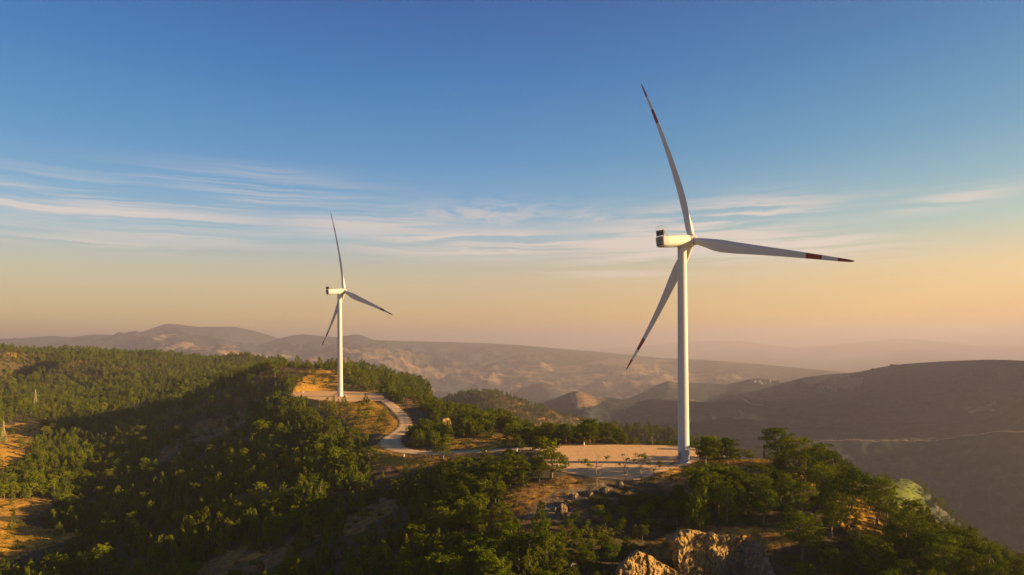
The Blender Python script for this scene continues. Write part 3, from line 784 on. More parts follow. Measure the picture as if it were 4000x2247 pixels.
def limb(mb, p0, p1, r0, r1, rng, n=6, sag=.1, seg=4):
    p0, p1 = Vector(p0), Vector(p1); L = (p1 - p0).length; pts = []; rad = []
    for k in range(seg + 1):
        t = k / seg; p = p0.lerp(p1, t)
        if 0 < k < seg: p += Vector(rng.normal(size=3)) * L * sag * .5
        p.z += -sag * L * math.sin(math.pi * t) * .6
        pts.append(p); rad.append(r0 + (r1 - r0) * t)
    mb.tube(pts, rad, n)

def make_pine(kind, seed):
    """returns (crown V, crown F, trunk MB) of a tree about 10 m tall"""
    rng = np.random.default_rng(seed); tr = MB(); cl = []
    lean = rng.normal(size=2) * .5
    def axis(z): t = z / 10.; return np.array([lean[0] * t * t * 2 + .25 * math.sin(z * .8 + seed), lean[1] * t * t * 2 + .25 * math.cos(z * .7 + seed), z])
    if kind in ('umbrella', 'windswept', 'lollipop', 'tier'):
        lo = {'umbrella': 3.6, 'windswept': 3.2, 'lollipop': 6.3, 'tier': 2.2}[kind]
        tr.tube([axis(z) - np.array([0, 0, .7 if z == 0 else 0]) for z in (0, 1.5, 3.2, 5, 6.8, 8.4, 9.5)], [.34, .27, .23, .19, .14, .09, .04], 8)
        nl = {'umbrella': 17, 'windswept': 19, 'lollipop': 8, 'tier': 21}[kind]
        for k in range(nl):
            t = (k + rng.uniform(-.3, .3)) / (nl - 1); t = min(1, max(0, t)); z = lo + (9.5 - lo) * t
            wid = {'umbrella': 3.5 * (1 - abs(t - .45) * .9), 'windswept': 3.6 * (1 - abs(t - .55) * .8), 'lollipop': 1.9 * (1 - abs(t - .5)), 'tier': 3.3 * (1 - t * .72)}[kind]
            ang = k * 2.4 + rng.uniform(-.5, .5); q = wid * rng.uniform(.45, 1.08)
            off = np.array([math.cos(ang) * q, math.sin(ang) * q, 0])
            if kind == 'windswept': off[0] += -1.3 * t * wid / 3 + .9
            c = axis(z) + off + np.array([0, 0, rng.uniform(-.1, .7)])
            limb(tr, axis(z - .9), c, .085 * (1.2 - t * .6), .025, rng, 5, .12)
            s = rng.uniform(.8, 1.3) * {'umbrella': 1.0, 'windswept': 1.05, 'lollipop': .78, 'tier': .95}[kind]
            fl = {'tier': .42}.get(kind, .58)
            cl.append((*c, 1.25 * s, 1.25 * s, 1.25 * s * fl))
            for m in range(3):
                e = rng.normal(size=3) * np.array([.95, .95, .34]) * s
                cl.append((*(c + e), .7 * s, .7 * s, .7 * s * fl))
        cl.append((*(axis(9.4)), 1.1 if kind != 'tier' else .6, 1.1 if kind != 'tier' else .6, .6))
        V, Fq = tufts(cl, 105, .185, rng, .3)
    elif kind in ('bushy', 'cone'):
        tr.tube([axis(z) - np.array([0, 0, .7 if z == 0 else 0]) for z in (0, 2, 5, 8, 9.6)], [.27, .22, .15, .08, .03], 7)
        nl = 34
        for k in range(nl):
            t = ((k + rng.uniform(0, 1)) / nl) ** 1.15; z = .8 + 8.7 * t
            wid = (2.9 if kind == 'bushy' else 2.2) * (min(1, .55 + t * 2.2)) * (1 - t) ** (.62 if kind == 'bushy' else .9) + .15
            ang = k * 2.4 + rng.uniform(-.6, .6); q = wid * rng.uniform(.55, 1.1)
            c = axis(z) + np.array([math.cos(ang) * q, math.sin(ang) * q, 0])
            s = rng.uniform(.65, 1.1) * (1.1 - .5 * t)
            cl.append((*c, .85 * s, .85 * s, 1.05 * s))
            cl.append((*(c + np.array([math.cos(ang) * .3, math.sin(ang) * .3, .75]) * s), .45 * s, .45 * s, .85 * s))
            if k % 4 == 0: limb(tr, axis(z - .6), c, .06, .02, rng, 4, .05, 2)
        cl.append((*axis(9.5), .3, .3, .75))
        V, Fq = tufts(cl, 100, .19, rng)
    elif kind == 'shrub':
        for k in range(5):
            a = k * 1.3; limb(tr, (0, 0, -.3), (math.cos(a) * 1.1, math.sin(a) * 1.1, 1.8), .09, .03, rng, 5, .1, 3)
        for k in range(18):
            a = rng.uniform(0, 6.28); q = 1.9 * math.sqrt(rng.uniform(0, 1)); z = .5 + 2.0 * rng.uniform(0, 1) * (1 - q / 2.6)
            s = rng.uniform(.6, 1.0); cl.append((math.cos(a) * q, math.sin(a) * q, z, .8 * s, .8 * s, .7 * s))
        V, Fq = tufts(cl, 70, .20, rng)
    return V, Fq, tr
KINDS = {'umbrella': 3, 'windswept': 2, 'tier': 2, 'bushy': 3, 'cone': 2, 'lollipop': 1, 'shrub': 3}
PROTO = {}
for kn, nvar in KINDS.items():
    PROTO[kn] = []
    for q in range(nvar):
        V, Fq, tr = make_pine(kn, 100 + 17 * q + len(kn) * 3)
        leafm = M_BUSH if kn == 'shrub' else M_PINE
        PROTO[kn].append((np_mesh('crown', V, Fq, [leafm], False), tr.mesh('trunk', [M_BARK], True, 60), (V, Fq)))
def plant(kind, var, x, y, h, label, cat, group, name=None, rz=None, z=None, leaf=None):
    cm, tm, _ = PROTO[kind][var % len(PROTO[kind])]
    H = 2.6 if kind == 'shrub' else 10.
    z = float(zfun(np.array([x]), np.array([y]))[0]) if z is None else z
    rz = random.uniform(0, 6.28) if rz is None else rz
    root = empty(name or ('shrub' if kind == 'shrub' else 'pine_tree'), (x, y, z - .1), rz, h / H)
    tag(root, label, cat, group)
    c = link(bpy.data.objects.new('crown', cm), root); link(bpy.data.objects.new('trunk' if kind != 'shrub' else 'stem', tm), root)
    if leaf: 
        c.data = cm.copy(); c.data.materials[0] = leaf
    return root

# ---- trees one can single out, from the photograph: base pixel, depth, height in pixels
USED = []
def hero(kind, var, px, py, D, hpx, label, rz=None, name=None, cat='tree', group=None, leaf=None, wide=1.):
    p = unproj(px, py, D); h = hpx * D / F
    o = plant(kind, var, p[0], p[1], h, label, cat, group, name, rz, leaf=leaf)
    o.scale.x *= wide; o.scale.y *= wide
    USED.append((p[0], p[1], 1.6 + h * .2)); return o
hero('tier', 0, 1390, 1212, 214, 104, 'tall two tiered pine at the near left corner of the nearer gravel pad', .4, wide=1.15)
hero('umbrella', 0, 1775, 1178, 228, 80, 'round topped pine hiding the right foot of the nearer turbine tower', 1., wide=.95)
hero('lollipop', 0, 1818, 1150, 243, 62, 'thin pine with a small high crown just right of the nearer turbine', 2.)
hero('windswept', 0, 1852, 1146, 238, 32, 'low windswept pine between the thin pine and the dry grass mound', .2, wide=1.3)
hero('umbrella', 2, 1890, 1148, 240, 28, 'low spreading pine behind the dry grass mound', 2.2, wide=1.7)
hero('windswept', 1, 1955, 1172, 219, 88, 'large windswept pine on the skyline at the right end of the dry grass mound', 0., wide=1.1)
hero('windswept', 0, 2010, 1192, 212, 82, 'dense pine leaning against the large windswept pine on the skyline', .3, wide=1.05)
hero('umbrella', 1, 2052, 1215, 205, 92, 'pine with a pointed top third along the descending skyline ridge', 3.1)
hero('umbrella', 2, 2108, 1240, 197, 95, 'broad pine in the middle of the descending skyline ridge', 1.7)
hero('tier', 1, 2098, 1285, 186, 80, 'flat layered pine above the sunlit bare slope on the right ridge', .8)
hero('umbrella', 0, 2146, 1318, 180, 118, 'pine with a bare straight trunk rising from the sunlit bare slope', .6)
hero('umbrella', 1, 2208, 1350, 176, 116, 'pine with a thick pale trunk at the lower edge of the sunlit bare slope', 4.)
hero('windswept', 1, 2300, 1368, 174, 92, 'windswept pine low on the right ridge in front of the green spur', .2)
hero('cone', 0, 2350, 1385, 172, 92, 'narrow dark pine standing upright against the valley low on the right ridge', 0.)
hero('cone', 1, 1752, 1345, 172, 165, 'tall narrow sunlit pine rising from the ledge behind the cliff top', 1.2, wide=.8)
hero('bushy', 0, 1828, 1345, 174, 112, 'full sunlit pine in the middle of the ledge behind the cliff', 2., wide=.8)
hero('bushy', 1, 1742, 1352, 163, 42, 'small bright young pine at the left end of the cliff top', .5)
hero('bushy', 2, 1110, 1300, 218, 92, 'bright twin topped pine in the shaded slope below the road', .5, wide=.9)
hero('bushy', 0, 1148, 1302, 216, 82, 'right hand twin of the bright pine in the shaded slope below the road', 1.5, wide=.9)
hero('umbrella', 2, 928, 1186, 292, 52, 'sunlit round pine on the bank under the hairpin bend', 1.5, wide=1.2)
hero('tier', 0, 655, 1130, 420, 62, 'sunlit layered pine alone in the dark hollow left of the turbine hill', 2.5, wide=1.1)
hero('tier', 1, 440, 1090, 520, 42, 'lit pine on the edge of the brown clearing left of the hill', 1.)
hero('umbrella', 1, 1070, 1112, 330, 52, 'dark pine on the inside of the hairpin bend', 2.)
hero('lollipop', 0, 1640, 1120, 290, 32, 'lone little pine at the far edge of the nearer gravel pad', 4.)
hero('bushy', 1, 1362, 1360, 168, 92, 'pine with a lit top in front of the rocky slope below the pad', 4.)
hero('shrub', 0, 1305, 1090, 350, 24, 'rust coloured autumn shrub among the pines beside the pad', 0, 'shrub', 'shrub', None, M_RUSTLEAF)
hero('shrub', 2, 1352, 1100, 315, 30, 'reddish brown shrub left of the trees behind the pad', 0, 'shrub', 'shrub', None, M_RUSTLEAF)

# ---- bare and half bare trees on the rocky brow below the pad
def bare_tree(px, py, D, hpx, label, seed, tuftpos, group=None):
    rng = np.random.default_rng(seed); p = unproj(px, py, D); h = hpx * D / F
    z = float(zfun(np.array([p[0]]), np.array([p[1]]))[0])
    root = empty('bare_pine', (p[0], p[1], z - .1)); tag(root, label, 'tree', group)
    tr = MB(); cl = []
    stem = [(0, 0, -.4), (.15, 0, h * .25), (-.1, .1, h * .5), (.1, 0, h * .68)]
    tr.tube(stem, [.24, .18, .14, .10], 7)
    for (dx, dz, s) in tuftpos:
        e = (dx, rng.uniform(-.6, .6), dz * h)
        limb(tr, stem[2 if dz > .6 else 1], e, .12, .03, rng, 6, .10, 5)
        for m in range(4): limb(tr, Vector(e) * .75 + Vector((0, 0, h * .1)), Vector(e) + Vector(rng.normal(size=3)) * .9, .035, .012, rng, 4, .1, 3)
        if s > 0:
            for m in range(6): cl.append((*(np.array(e) + rng.normal(size=3) * np.array([.65, .65, .3]) * s), .75 * s, .75 * s, .42 * s))
    link(bpy.data.objects.new('trunk', tr.mesh('trunk', [M_DEAD if not cl else M_BARK], True, 60)), root)
    if cl:
        V, Fq = tufts(cl, 60, .2, rng, .3); link(bpy.data.objects.new('crown', np_mesh('crown', V, Fq, [M_PINE], False)), root)
    USED.append((p[0], p[1], 2.)); return root
bare_tree(1500, 1232, 203, 88, 'forked half bare pine on the rocks in front of the gravel pad', 3, [(-3.4, .78, 1.15), (3.6, .82, .55), (-2.2, .62, .8), (2.0, .6, 0), (.8, .95, 0)])
bare_tree(1612, 1216, 210, 74, 'slender pine with an umbrella top left of the turbine stair', 5, [(-.6, .98, 1.1), (1.5, .93, 1.0), (-1.6, .82, .7), (.9, .80, .7)])
bare_tree(1572, 1216, 210, 70, 'thin nearly leafless pine beside the slender umbrella pine', 7, [(-.6, 1., .4), (-1.6, .66, .3), (.8, .85, .6), (.9, .55, 0)])
bare_tree(1645, 1196, 218, 46, 'small crooked pine nearest to the turbine stair', 9, [(-1.4, .9, .8), (1.2, .95, .9), (2.2, .72, .5)])
bare_tree(2255, 1352, 172, 46, 'pale dead tree stump with broken branches on the right ridge', 11, [(-.9, 1., 0), (1.4, .8, 0), (.6, .55, 0), (-1.2, .6, 0)])
bare_tree(1905, 1300, 178, 62, 'bleached dead tree in the dark thicket behind the cliff', 13, [(-1.2, 1., 0), (1.9, .8, 0), (.3, 1.1, 0), (-2., .7, 0)])

# ---- the woods: candidate stems on a jittered grid, kept where the photograph shows trees
def candidates(step, rmin, rmax, seed):
    g = np.random.default_rng(seed)
    xs = np.arange(-1300, 620, step); ys = np.arange(40, rmax, step)
    x, y = np.meshgrid(xs, ys); x = x.ravel() + g.uniform(-.48, .48, x.size) * step; y = y.ravel() + g.uniform(-.48, .48, y.size) * step
    r = np.hypot(x, y); m = (r > rmin) & (r < rmax) & (np.abs(np.arctan2(x, y)) < R(41)); return x[m], y[m]
def pad_dist(x, y):
    d = np.full(len(x), 1e9)
    for poly in (PADR, PADL):
        q, _ = poly_dist(x, y, poly); q = np.where(in_poly(x, y, poly), -q, q); d = np.minimum(d, q)
    q, par = poly_dist(x, y, [tuple(p) for p in ROADC[:, :2]], False)
    return np.minimum(d, q - road_half(par))
SKY_R = [(1990,1085),(2060,1108),(2135,1165),(2172,1222),(2223,1234),(2261,1258),(2294,1284),(2353,1312),(2429,1334),(2500,1370),(2600,1428),(2700,1428),(2700,900),(1990,900)]
SKY_M = [(1730,900),(1730,1100),(1850,1102),(1900,1124),(1930,1120),(1930,1088),(1990,1088),(1990,900)]
SKY_L = [(900,922),(1000,944),(1100,968),(1200,998),(1300,1042),(1350,1070),(1400,1066),(1480,1058),(1560,1082),(1600,1108),(1735,1112),(1735,800),(900,800)]
def wood(step, rmin, rmax, seed, h_lo, h_hi):
    x, y = candidates(step, rmin, rmax, seed); g = np.random.default_rng(seed + 1)
    z = zfun(x, y); h = (h_lo + (h_hi - h_lo) * g.uniform(0, 1, len(x)) ** 1.4) * (1 + .45 * fbm(x / 17, y / 17, 3, 55))
    up = sight(x, y, z + h)
    m = up > -5.; x, y, z, h, up = x[m], y[m], z[m], h[m], up[m]
    op, gr, px, py = masks(x, y, z)
    r = np.hypot(x, y)
    dens = .84 + 1.25 * fbm(x / 22, y / 22, 3, 61)
    dens = np.where(op > 0, .05, dens)
    dens = np.where(in_poly(px, py, [(1250,1240),(1640,1200),(1720,1330),(1560,1447),(1050,1447)]), dens * .95, dens)
    dens = np.where(in_poly(px, py, OPEN['cliff']) | (in_poly(px, py, SPUR) & (r > 500)), 0, dens)
    dens = np.where((px > 1690) & (r < 330), dens * 1.05 + .12, dens)
    dens = np.where((px < 1240) & (r < 330), dens * .85, dens)
    dens = np.where((py > 1330) & (px < 700), dens * .92, dens)
    dens = np.where(in_poly(px, py, [(1500,1225),(1720,1215),(1735,1320),(1640,1370),(1500,1340)]), np.maximum(dens, .8), dens)
    keep = g.uniform(0, 1, len(x)) < dens
    pd = pad_dist(x, y); keep &= pd > 3.0
    keep &= ~((pd < 11) & (y > 340) & (y < 520) & (x > -75))
    h = np.where((pd < 40) & (y > 340) & (y < 520) & (x > -75), np.minimum(h, 2.5 + pd * .1), h)
    keep &= ~((pd < 16) & (x > 5) & (x < 60) & (y < 260) & (py > 1165))       # clear view over the near edge of the pad
    for ux, uy, ur in USED: keep &= np.hypot(x - ux, y - uy) > ur
    keep &= (r < 1560)
    for f_ in (.55, .95):                                   # nothing grows in front of the open places
        qx, qy = proj(x, y, z + h * f_)
        for kk, poly in OPEN.items():
            keep &= ~(in_poly(qx, qy, poly) & (op == 0) & (g.uniform(0, 1, len(x)) < .92))
        keep &= ~(in_poly(qx, qy, [(1390,1118),(1725,1118),(1725,1195),(1560,1212),(1440,1205),(1385,1180)]) & (y < 222))
        keep &= ~(in_poly(qx, qy, [(1570,1470),(1600,1380),(1700,1325),(1850,1330),(1990,1345),(2000,1365),(1930,1378),(1870,1400),(1860,1470)]) & (y < 182))
        keep &= ~(in_poly(qx, qy, [(1000,1122),(1130,1128),(1300,1118),(1390,1115),(1390,1146),(1300,1145),(1130,1150),(1010,1150)]) & (y < 292) & (g.uniform(0, 1, len(x)) < .9))
        for poly, far in ((SKY_R, 640), (SKY_M, 470), (SKY_L, 700)): keep &= ~(in_poly(qx, qy, poly) & (r < far))
        keep &= ~(in_poly(qx, qy, [(1440,1135),(1560,1135),(1560,1240),(1440,1240)]) & (y < 203))
    return [a[keep] for a in (x, y, z, h, up, px, py)]
T1 = wood(3.8, 70, 620, 21, 3.6, 9.)
T2 = wood(6.2, 620, 1560, 22, 5.0, 11.0)
TX, TY, TZ, TH, TU, TPX, TPY = [np.concatenate(q) for q in zip(T1, T2)]
g = np.random.default_rng(5)
TR = np.hypot(TX, TY)
ridge = ((TX > -25) & (TR < 430)) | ((TX > -60) & (TY > 380) & (TR < 620))                 # open grown pines of the crest
u = g.uniform(0, 1, len(TX))
TK = np.where(ridge, np.where(u < .42, 0, np.where(u < .62, 1, np.where(u < .80, 2, 3))), np.where(u < .12, 0, np.where(u < .22, 2, np.where(u < .66, 3, 4))))
KN = ['umbrella', 'windswept', 'tier', 'bushy', 'cone']
TH = np.where(ridge, TH * 1.1, TH * np.where(TK == 4, .92, 1.0))
TH = np.where((TR < 260) & (TX < 40), np.minimum(TH, 4.5 + TH * .3), np.where(TR < 160, np.minimum(TH, 7.), TH))
TH = np.where((TPX > 1390) & (TPX < 1700) & (TPY > 1160), TH * .62, TH)
# shrubs fill the gaps
S = wood(3.9, 70, 520, 31, 1.3, 3.0)
SX, SY, SZ, SH, SU, SPX, SPY = S
k_ = g.uniform(0, 1, len(SX)) < .55
SX, SY, SZ, SH, SU, SPX, SPY = [a[k_] for a in S]
# scrub scattered over the open slopes too
xo, yo = candidates(3.2, 70, 900, 77); zo = zfun(xo, yo); op, gr, pxo, pyo = masks(xo, yo, zo)
k_ = (((op > 0) & (g.uniform(0, 1, len(xo)) < .17)) | (in_poly(pxo, pyo, SPUR) & (np.hypot(xo, yo) > 540) & (g.uniform(0, 1, len(xo)) < .45))) & (pad_dist(xo, yo) > 1.2) & (sight(xo, yo, zo + 1) > -1) & ~in_poly(pxo, pyo, OPEN['cliff'])
SX, SY, SZ = np.append(SX, xo[k_]), np.append(SY, yo[k_]), np.append(SZ, zo[k_]); SH = np.append(SH, g.uniform(.5, 1.6, k_.sum())); SU = np.append(SU, SH[-k_.sum():] + .5)
SPX, SPY = np.append(SPX, pxo[k_]), np.append(SPY, pyo[k_])

def zone(px, py, D):
    if px > 1690 and D < 330: return ('pine on the steep ridge that runs down to the right of the nearer turbine', 'pines on the right hand ridge')
    if px > 1330 and py < 1160: return ('dark green pine in the row along the far edge of the nearer gravel pad', 'pines behind the nearer gravel pad')
    if px > 1040 and D > 285 and py < 1135: return ('sunlit pine on the crest between the winding road and the nearer pad', 'pines on the crest beside the winding road')
    if px > 620 and D > 430: return ('pine on the wooded hilltop around the farther turbine', 'pines on the farther turbine hill')
    if px > 1240: return ('shaded pine on the rocky slope directly below the nearer gravel pad', 'pines on the rocky slope below the pad')
    if D < 330: return ('dark pine in the shaded forest at the bottom of the photo left of the rocks', 'pines in the shaded foreground forest')
    return ('pine in the forest hollow between the farther turbine hill and the left edge', 'pines in the left hand hollow')
for (px, py, D, hpx, wd) in [(1392,1146,262,16,1.5),(1404,1150,258,13,1.6),(1418,1154,254,11,1.5),(1382,1141,266,18,1.2)]:
    hero('shrub', px, px, py, D, hpx, 'low dark bush in the scrub strip on the left of the nearer pad', None, 'shrub', 'shrub', 'bushes on the gravel pad', wide=wd)
for (px, py, D, hpx) in [(1716,1338,158,16),(1748,1342,160,13),(1805,1346,164,15),(1838,1352,166,20),(1690,1352,158,22),(1668,1400,153,18)]:
    hero('shrub', px, px, py, D, hpx, 'small shrub clinging to the edge of the sunlit cliff', None, 'shrub', 'shrub', 'shrubs on the cliff edge')
vis = (TPX > -20) & (TPX < 2600) & (TPY - TH * F / TR < 1447) & (TU > TH * .45)
order = np.argsort(-np.where(vis, TH / TR, 0))
NHERO = 26 + 6
pick = order[:300 - NHERO]
single = np.zeros(len(TX), bool); single[pick] = True
for i in pick:
    lab, grp = zone(TPX[i], TPY[i], TR[i])
    plant(KN[TK[i]], int(i), TX[i], TY[i], TH[i], lab, 'tree', grp, z=TZ[i], rz=(random.uniform(-.5, .5) if TK[i] == 1 else None))
svis = (SPX > 0) & (SPX < 2576) & (SPY < 1440) & (SU > SH * .5)
so = np.argsort(-np.where(svis, SH / np.hypot(SX, SY), 0))[:240]
ssingle = np.zeros(len(SX), bool); ssingle[so] = True
def szone(px, py, D):
    if px > 1690: return ('low green shrub on the right hand ridge around the cliff', 'shrubs on the right hand ridge')
    if px > 1240: return ('low shrub on the rocky slope in front of the nearer gravel pad', 'shrubs on the rocky slope below the pad')
    return ('low shrub under the pines of the shaded slope left of centre', 'shrubs on the shaded slope')
for i in so:
    lab, grp = szone(SPX[i], SPY[i], 0)
    plant('shrub', int(i), SX[i], SY[i], SH[i], lab, 'shrub', grp, z=SZ[i])

# the rest of the woods: one object each, points that carry copies of the same tree shapes
def joined(kind, var):
    (cv, cf) = PROTO[kind][var][2]; tm = PROTO[kind][var][1]
    tv = np.array([v.co for v in tm.vertices]); H = 2.6 if kind == 'shrub' else 10.
    tf4 = np.array([p.vertices[:] for p in tm.polygons if len(p.vertices) == 4]) + len(cv)
    me = np_mesh(kind + '_shape', np.concatenate([cv, tv]) / H, np.concatenate([cf, tf4]), [M_BUSH if kind == 'shrub' else M_PINE, M_BARK], False, [0] * len(cf) + [1] * len(tf4))
    return me
def scatter(name, kinds, X, Y, Z, Hh, idx, label):
    c = bpy.data.collections.new(name + '_shapes')
    for k, (kn, v) in enumerate(kinds): c.objects.link(bpy.data.objects.new('%02d_%s_shape' % (k, kn), joined(kn, v)))
    me = bpy.data.meshes.new(name); me.vertices.add(len(X)); me.vertices.foreach_set('co', np.stack([X, Y, Z - .1], -1).astype(np.float32).ravel())
    fattr(me, 'size', Hh); fattr(me, 'turn', RNG.uniform(0, 6.28, len(X)))
    a = me.attributes.new('shape', 'INT', 'POINT'); a.data.foreach_set('value', np.asarray(idx, np.int32))
    o = link(bpy.data.objects.new(name, me)); tag(o, kind='stuff')
    if label: o['label'] = label
    ng = bpy.data.node_groups.new(name, 'GeometryNodeTree')
    ng.interface.new_socket('Geometry', in_out='INPUT', socket_type='NodeSocketGeometry'); ng.interface.new_socket('Geometry', in_out='OUTPUT', socket_type='NodeSocketGeometry')
    N = ng.nodes.new; gi, go = N('NodeGroupInput'), N('NodeGroupOutput'); iop = N('GeometryNodeInstanceOnPoints'); ci = N('GeometryNodeCollectionInfo')
    ci.inputs['Collection'].default_value = c; ci.inputs['Separate Children'].default_value = True; ci.inputs['Reset Children'].default_value = True
    iop.inputs['Pick Instance'].default_value = True
    def na(nm, ty):
        n = N('GeometryNodeInputNamedAttribute'); n.data_type = ty; n.inputs['Name'].default_value = nm; return n.outputs['Attribute']
    cx, er = N('ShaderNodeCombineXYZ'), N('FunctionNodeEulerToRotation')
    L = ng.links.new
    L(gi.outputs[0], iop.inputs['Points']); L(ci.outputs[0], iop.inputs['Instance']); L(na('shape', 'INT'), iop.inputs['Instance Index'])
    L(na('turn', 'FLOAT'), cx.inputs[2]); L(cx.outputs[0], er.inputs[0]); L(er.outputs[0], iop.inputs['Rotation']); L(na('size', 'FLOAT'), iop.inputs['Scale'])
    L(iop.outputs[0], go.inputs[0])
    o.modifiers.new('woods', 'NODES').node_group = ng
    return o
shapes = [(k, v) for k in KN for v in range(KINDS[k])]
start = {k: [i for i, q in enumerate(shapes) if q[0] == k] for k in KN}
rest = ~single
idx = np.array([start[KN[t]][i % len(start[KN[t]])] for i, t in enumerate(TK)])
scatter('pine_forest', shapes, TX[rest], TY[rest], TZ[rest], TH[rest], idx[rest], 'dense green pine forest covering the slopes and the far hills on the left')
sr = ~ssingle
scatter('scrub', [('shrub', 0), ('shrub', 1), ('shrub', 2)], SX[sr], SY[sr], SZ[sr], SH[sr], np.arange(sr.sum()) % 3, 'low scrub scattered over the slopes between the pines')
# dry grass tufts on the open banks
def tuft_mesh():
    rng = np.random.default_rng(2); V = []
    for k in range(26):
        a = rng.uniform(0, 6.28); q = rng.uniform(0, .5); p = np.array([math.cos(a) * q, math.sin(a) * q, -.05]); d = np.array([math.cos(a) * .35, math.sin(a) * .35, rng.uniform(.5, 1.)]); w = np.array([-math.sin(a), math.cos(a), 0]) * .07
        V += [p - w, p + w, p + d + w * .2, p + d - w * .2]
    return np_mesh('grass_tuft', np.array(V), np.arange(len(V)).reshape(-1, 4), [M_GRASS], False)
xg, yg = candidates(.95, 70, 480, 91); zg = zfun(xg, yg); op, gr, pxg, pyg = masks(xg, yg, zg)
pdg = pad_dist(xg, yg)
k_ = ((gr > .4) | ((pdg < 3.) & (g.uniform(0, 1, len(xg)) < .35))) & (g.uniform(0, 1, len(xg)) < np.where(pdg < 3., .7, 1) * np.maximum(gr, .8 * (pdg < 3.)) * (.55 + .5 * fbm(xg / 5, yg / 5, 2, 93))) & (pdg > -.5) & (sight(xg, yg, zg + .5) > -.3)
PROTO['grass'] = [(None, None, None)]
def _join2(kind, var): return tuft_mesh()
_j = joined; joined = lambda kind, var: tuft_mesh() if kind == 'grass' else _j(kind, var)
scatter('dry_grass', [('grass', 0)], xg[k_], yg[k_], zg[k_], g.uniform(.35, .8, k_.sum()), np.zeros(k_.sum()), 'golden dry grass on the open banks and the mound')
print('pines', len(TX), 'shrubs', len(SX), 'grass', k_.sum())
# ------------------------------------------------------------------ rocks
def boulder(px, py, D, wpx, hpx, label, seed, group=None, sink=.3, name='boulder', mat=None):
    k_s = .72 if group else 1.; p = unproj(px, py, D); w = wpx * D / F * k_s; h = hpx * D / F * k_s
    bm = bmesh.new(); bmesh.ops.create_icosphere(bm, subdivisions=4, radius=1.)
    V = np.array([v.co for v in bm.verts])
    n = V + 0.0
    s = seed * 7.3
    d = .6 * (ridged(V[:, 0] * 1.3 + s + V[:, 2], V[:, 1] * 1.3 + V[:, 2] * .7, 4, seed) - .6) + .16 * fbm(V[:, 0] * 4 + s, V[:, 1] * 4 + V[:, 2] * 3, 3, seed + 3)
    V = V * (1 + d)[:, None]
    V = np.sign(V) * np.abs(V) ** .8
    V = V * np.array([w / 2, w / 2 * .8, h * .62])
    for v, c in zip(bm.verts, V): v.co = c
    me = bpy.data.meshes.new(name); bm.to_mesh(me); bm.free(); me.materials.append(mat or M_ROCK)
    z = float(zfun(np.array([p[0]]), np.array([p[1]]))[0])
    o = link(bpy.data.objects.new(name, me)); o.location = (p[0], p[1], z + h * .62 * (1 - sink) - h * .15); o.rotation_euler = (0, 0, seed * 1.7)
    return tag(o, label, 'rock', group)
import bmesh
boulder(1122, 1084, 372, 36, 24, 'sunlit ochre boulder on the crest inside the bend of the road', 1, mat=M_CLIFF)
boulder(1150, 1092, 356, 26, 16, 'smaller ochre rock at the right foot of the sunlit boulder', 2, mat=M_CLIFF)
for q in [(1560,1225,205,30,26,3),(1520,1240,198,40,34,4),(1480,1245,196,34,26,5),(1445,1255,194,30,20,6),(1425,1275,188,44,26,8),(1395,1300,184,30,18,9),(1545,1262,192,28,24,14)]:
    boulder(*q[:5], 'grey broken rock on the brow below the forked half bare pine', q[5], 'rocks on the brow below the pad', .6)
boulder(1412, 1282, 180, 34, 32, 'rounded pale boulder in the rocky slope below the brow', 21)
for q in [(1250,1420,156,50,60,11),(1300,1440,152,34,50,12),(1210,1445,154,34,40,13),(1440,1440,150,34,30,15),(1375,1430,152,26,36,16)]:
    boulder(*q[:5], 'grey brown rock slab at the bottom edge of the photo in shade', q[5], 'shaded rocks at the bottom edge', .2)
for q in [(930,1290,238,40,16,17),(965,1275,246,36,14,18),(900,1320,225,30,14,19),(1050,1355,190,50,30,22),(1085,1345,190,34,34,23)]:
    boulder(*q[:5], 'low grey outcrop breaking through the shaded forest slope', q[5], 'outcrops in the shaded forest slope', .45)

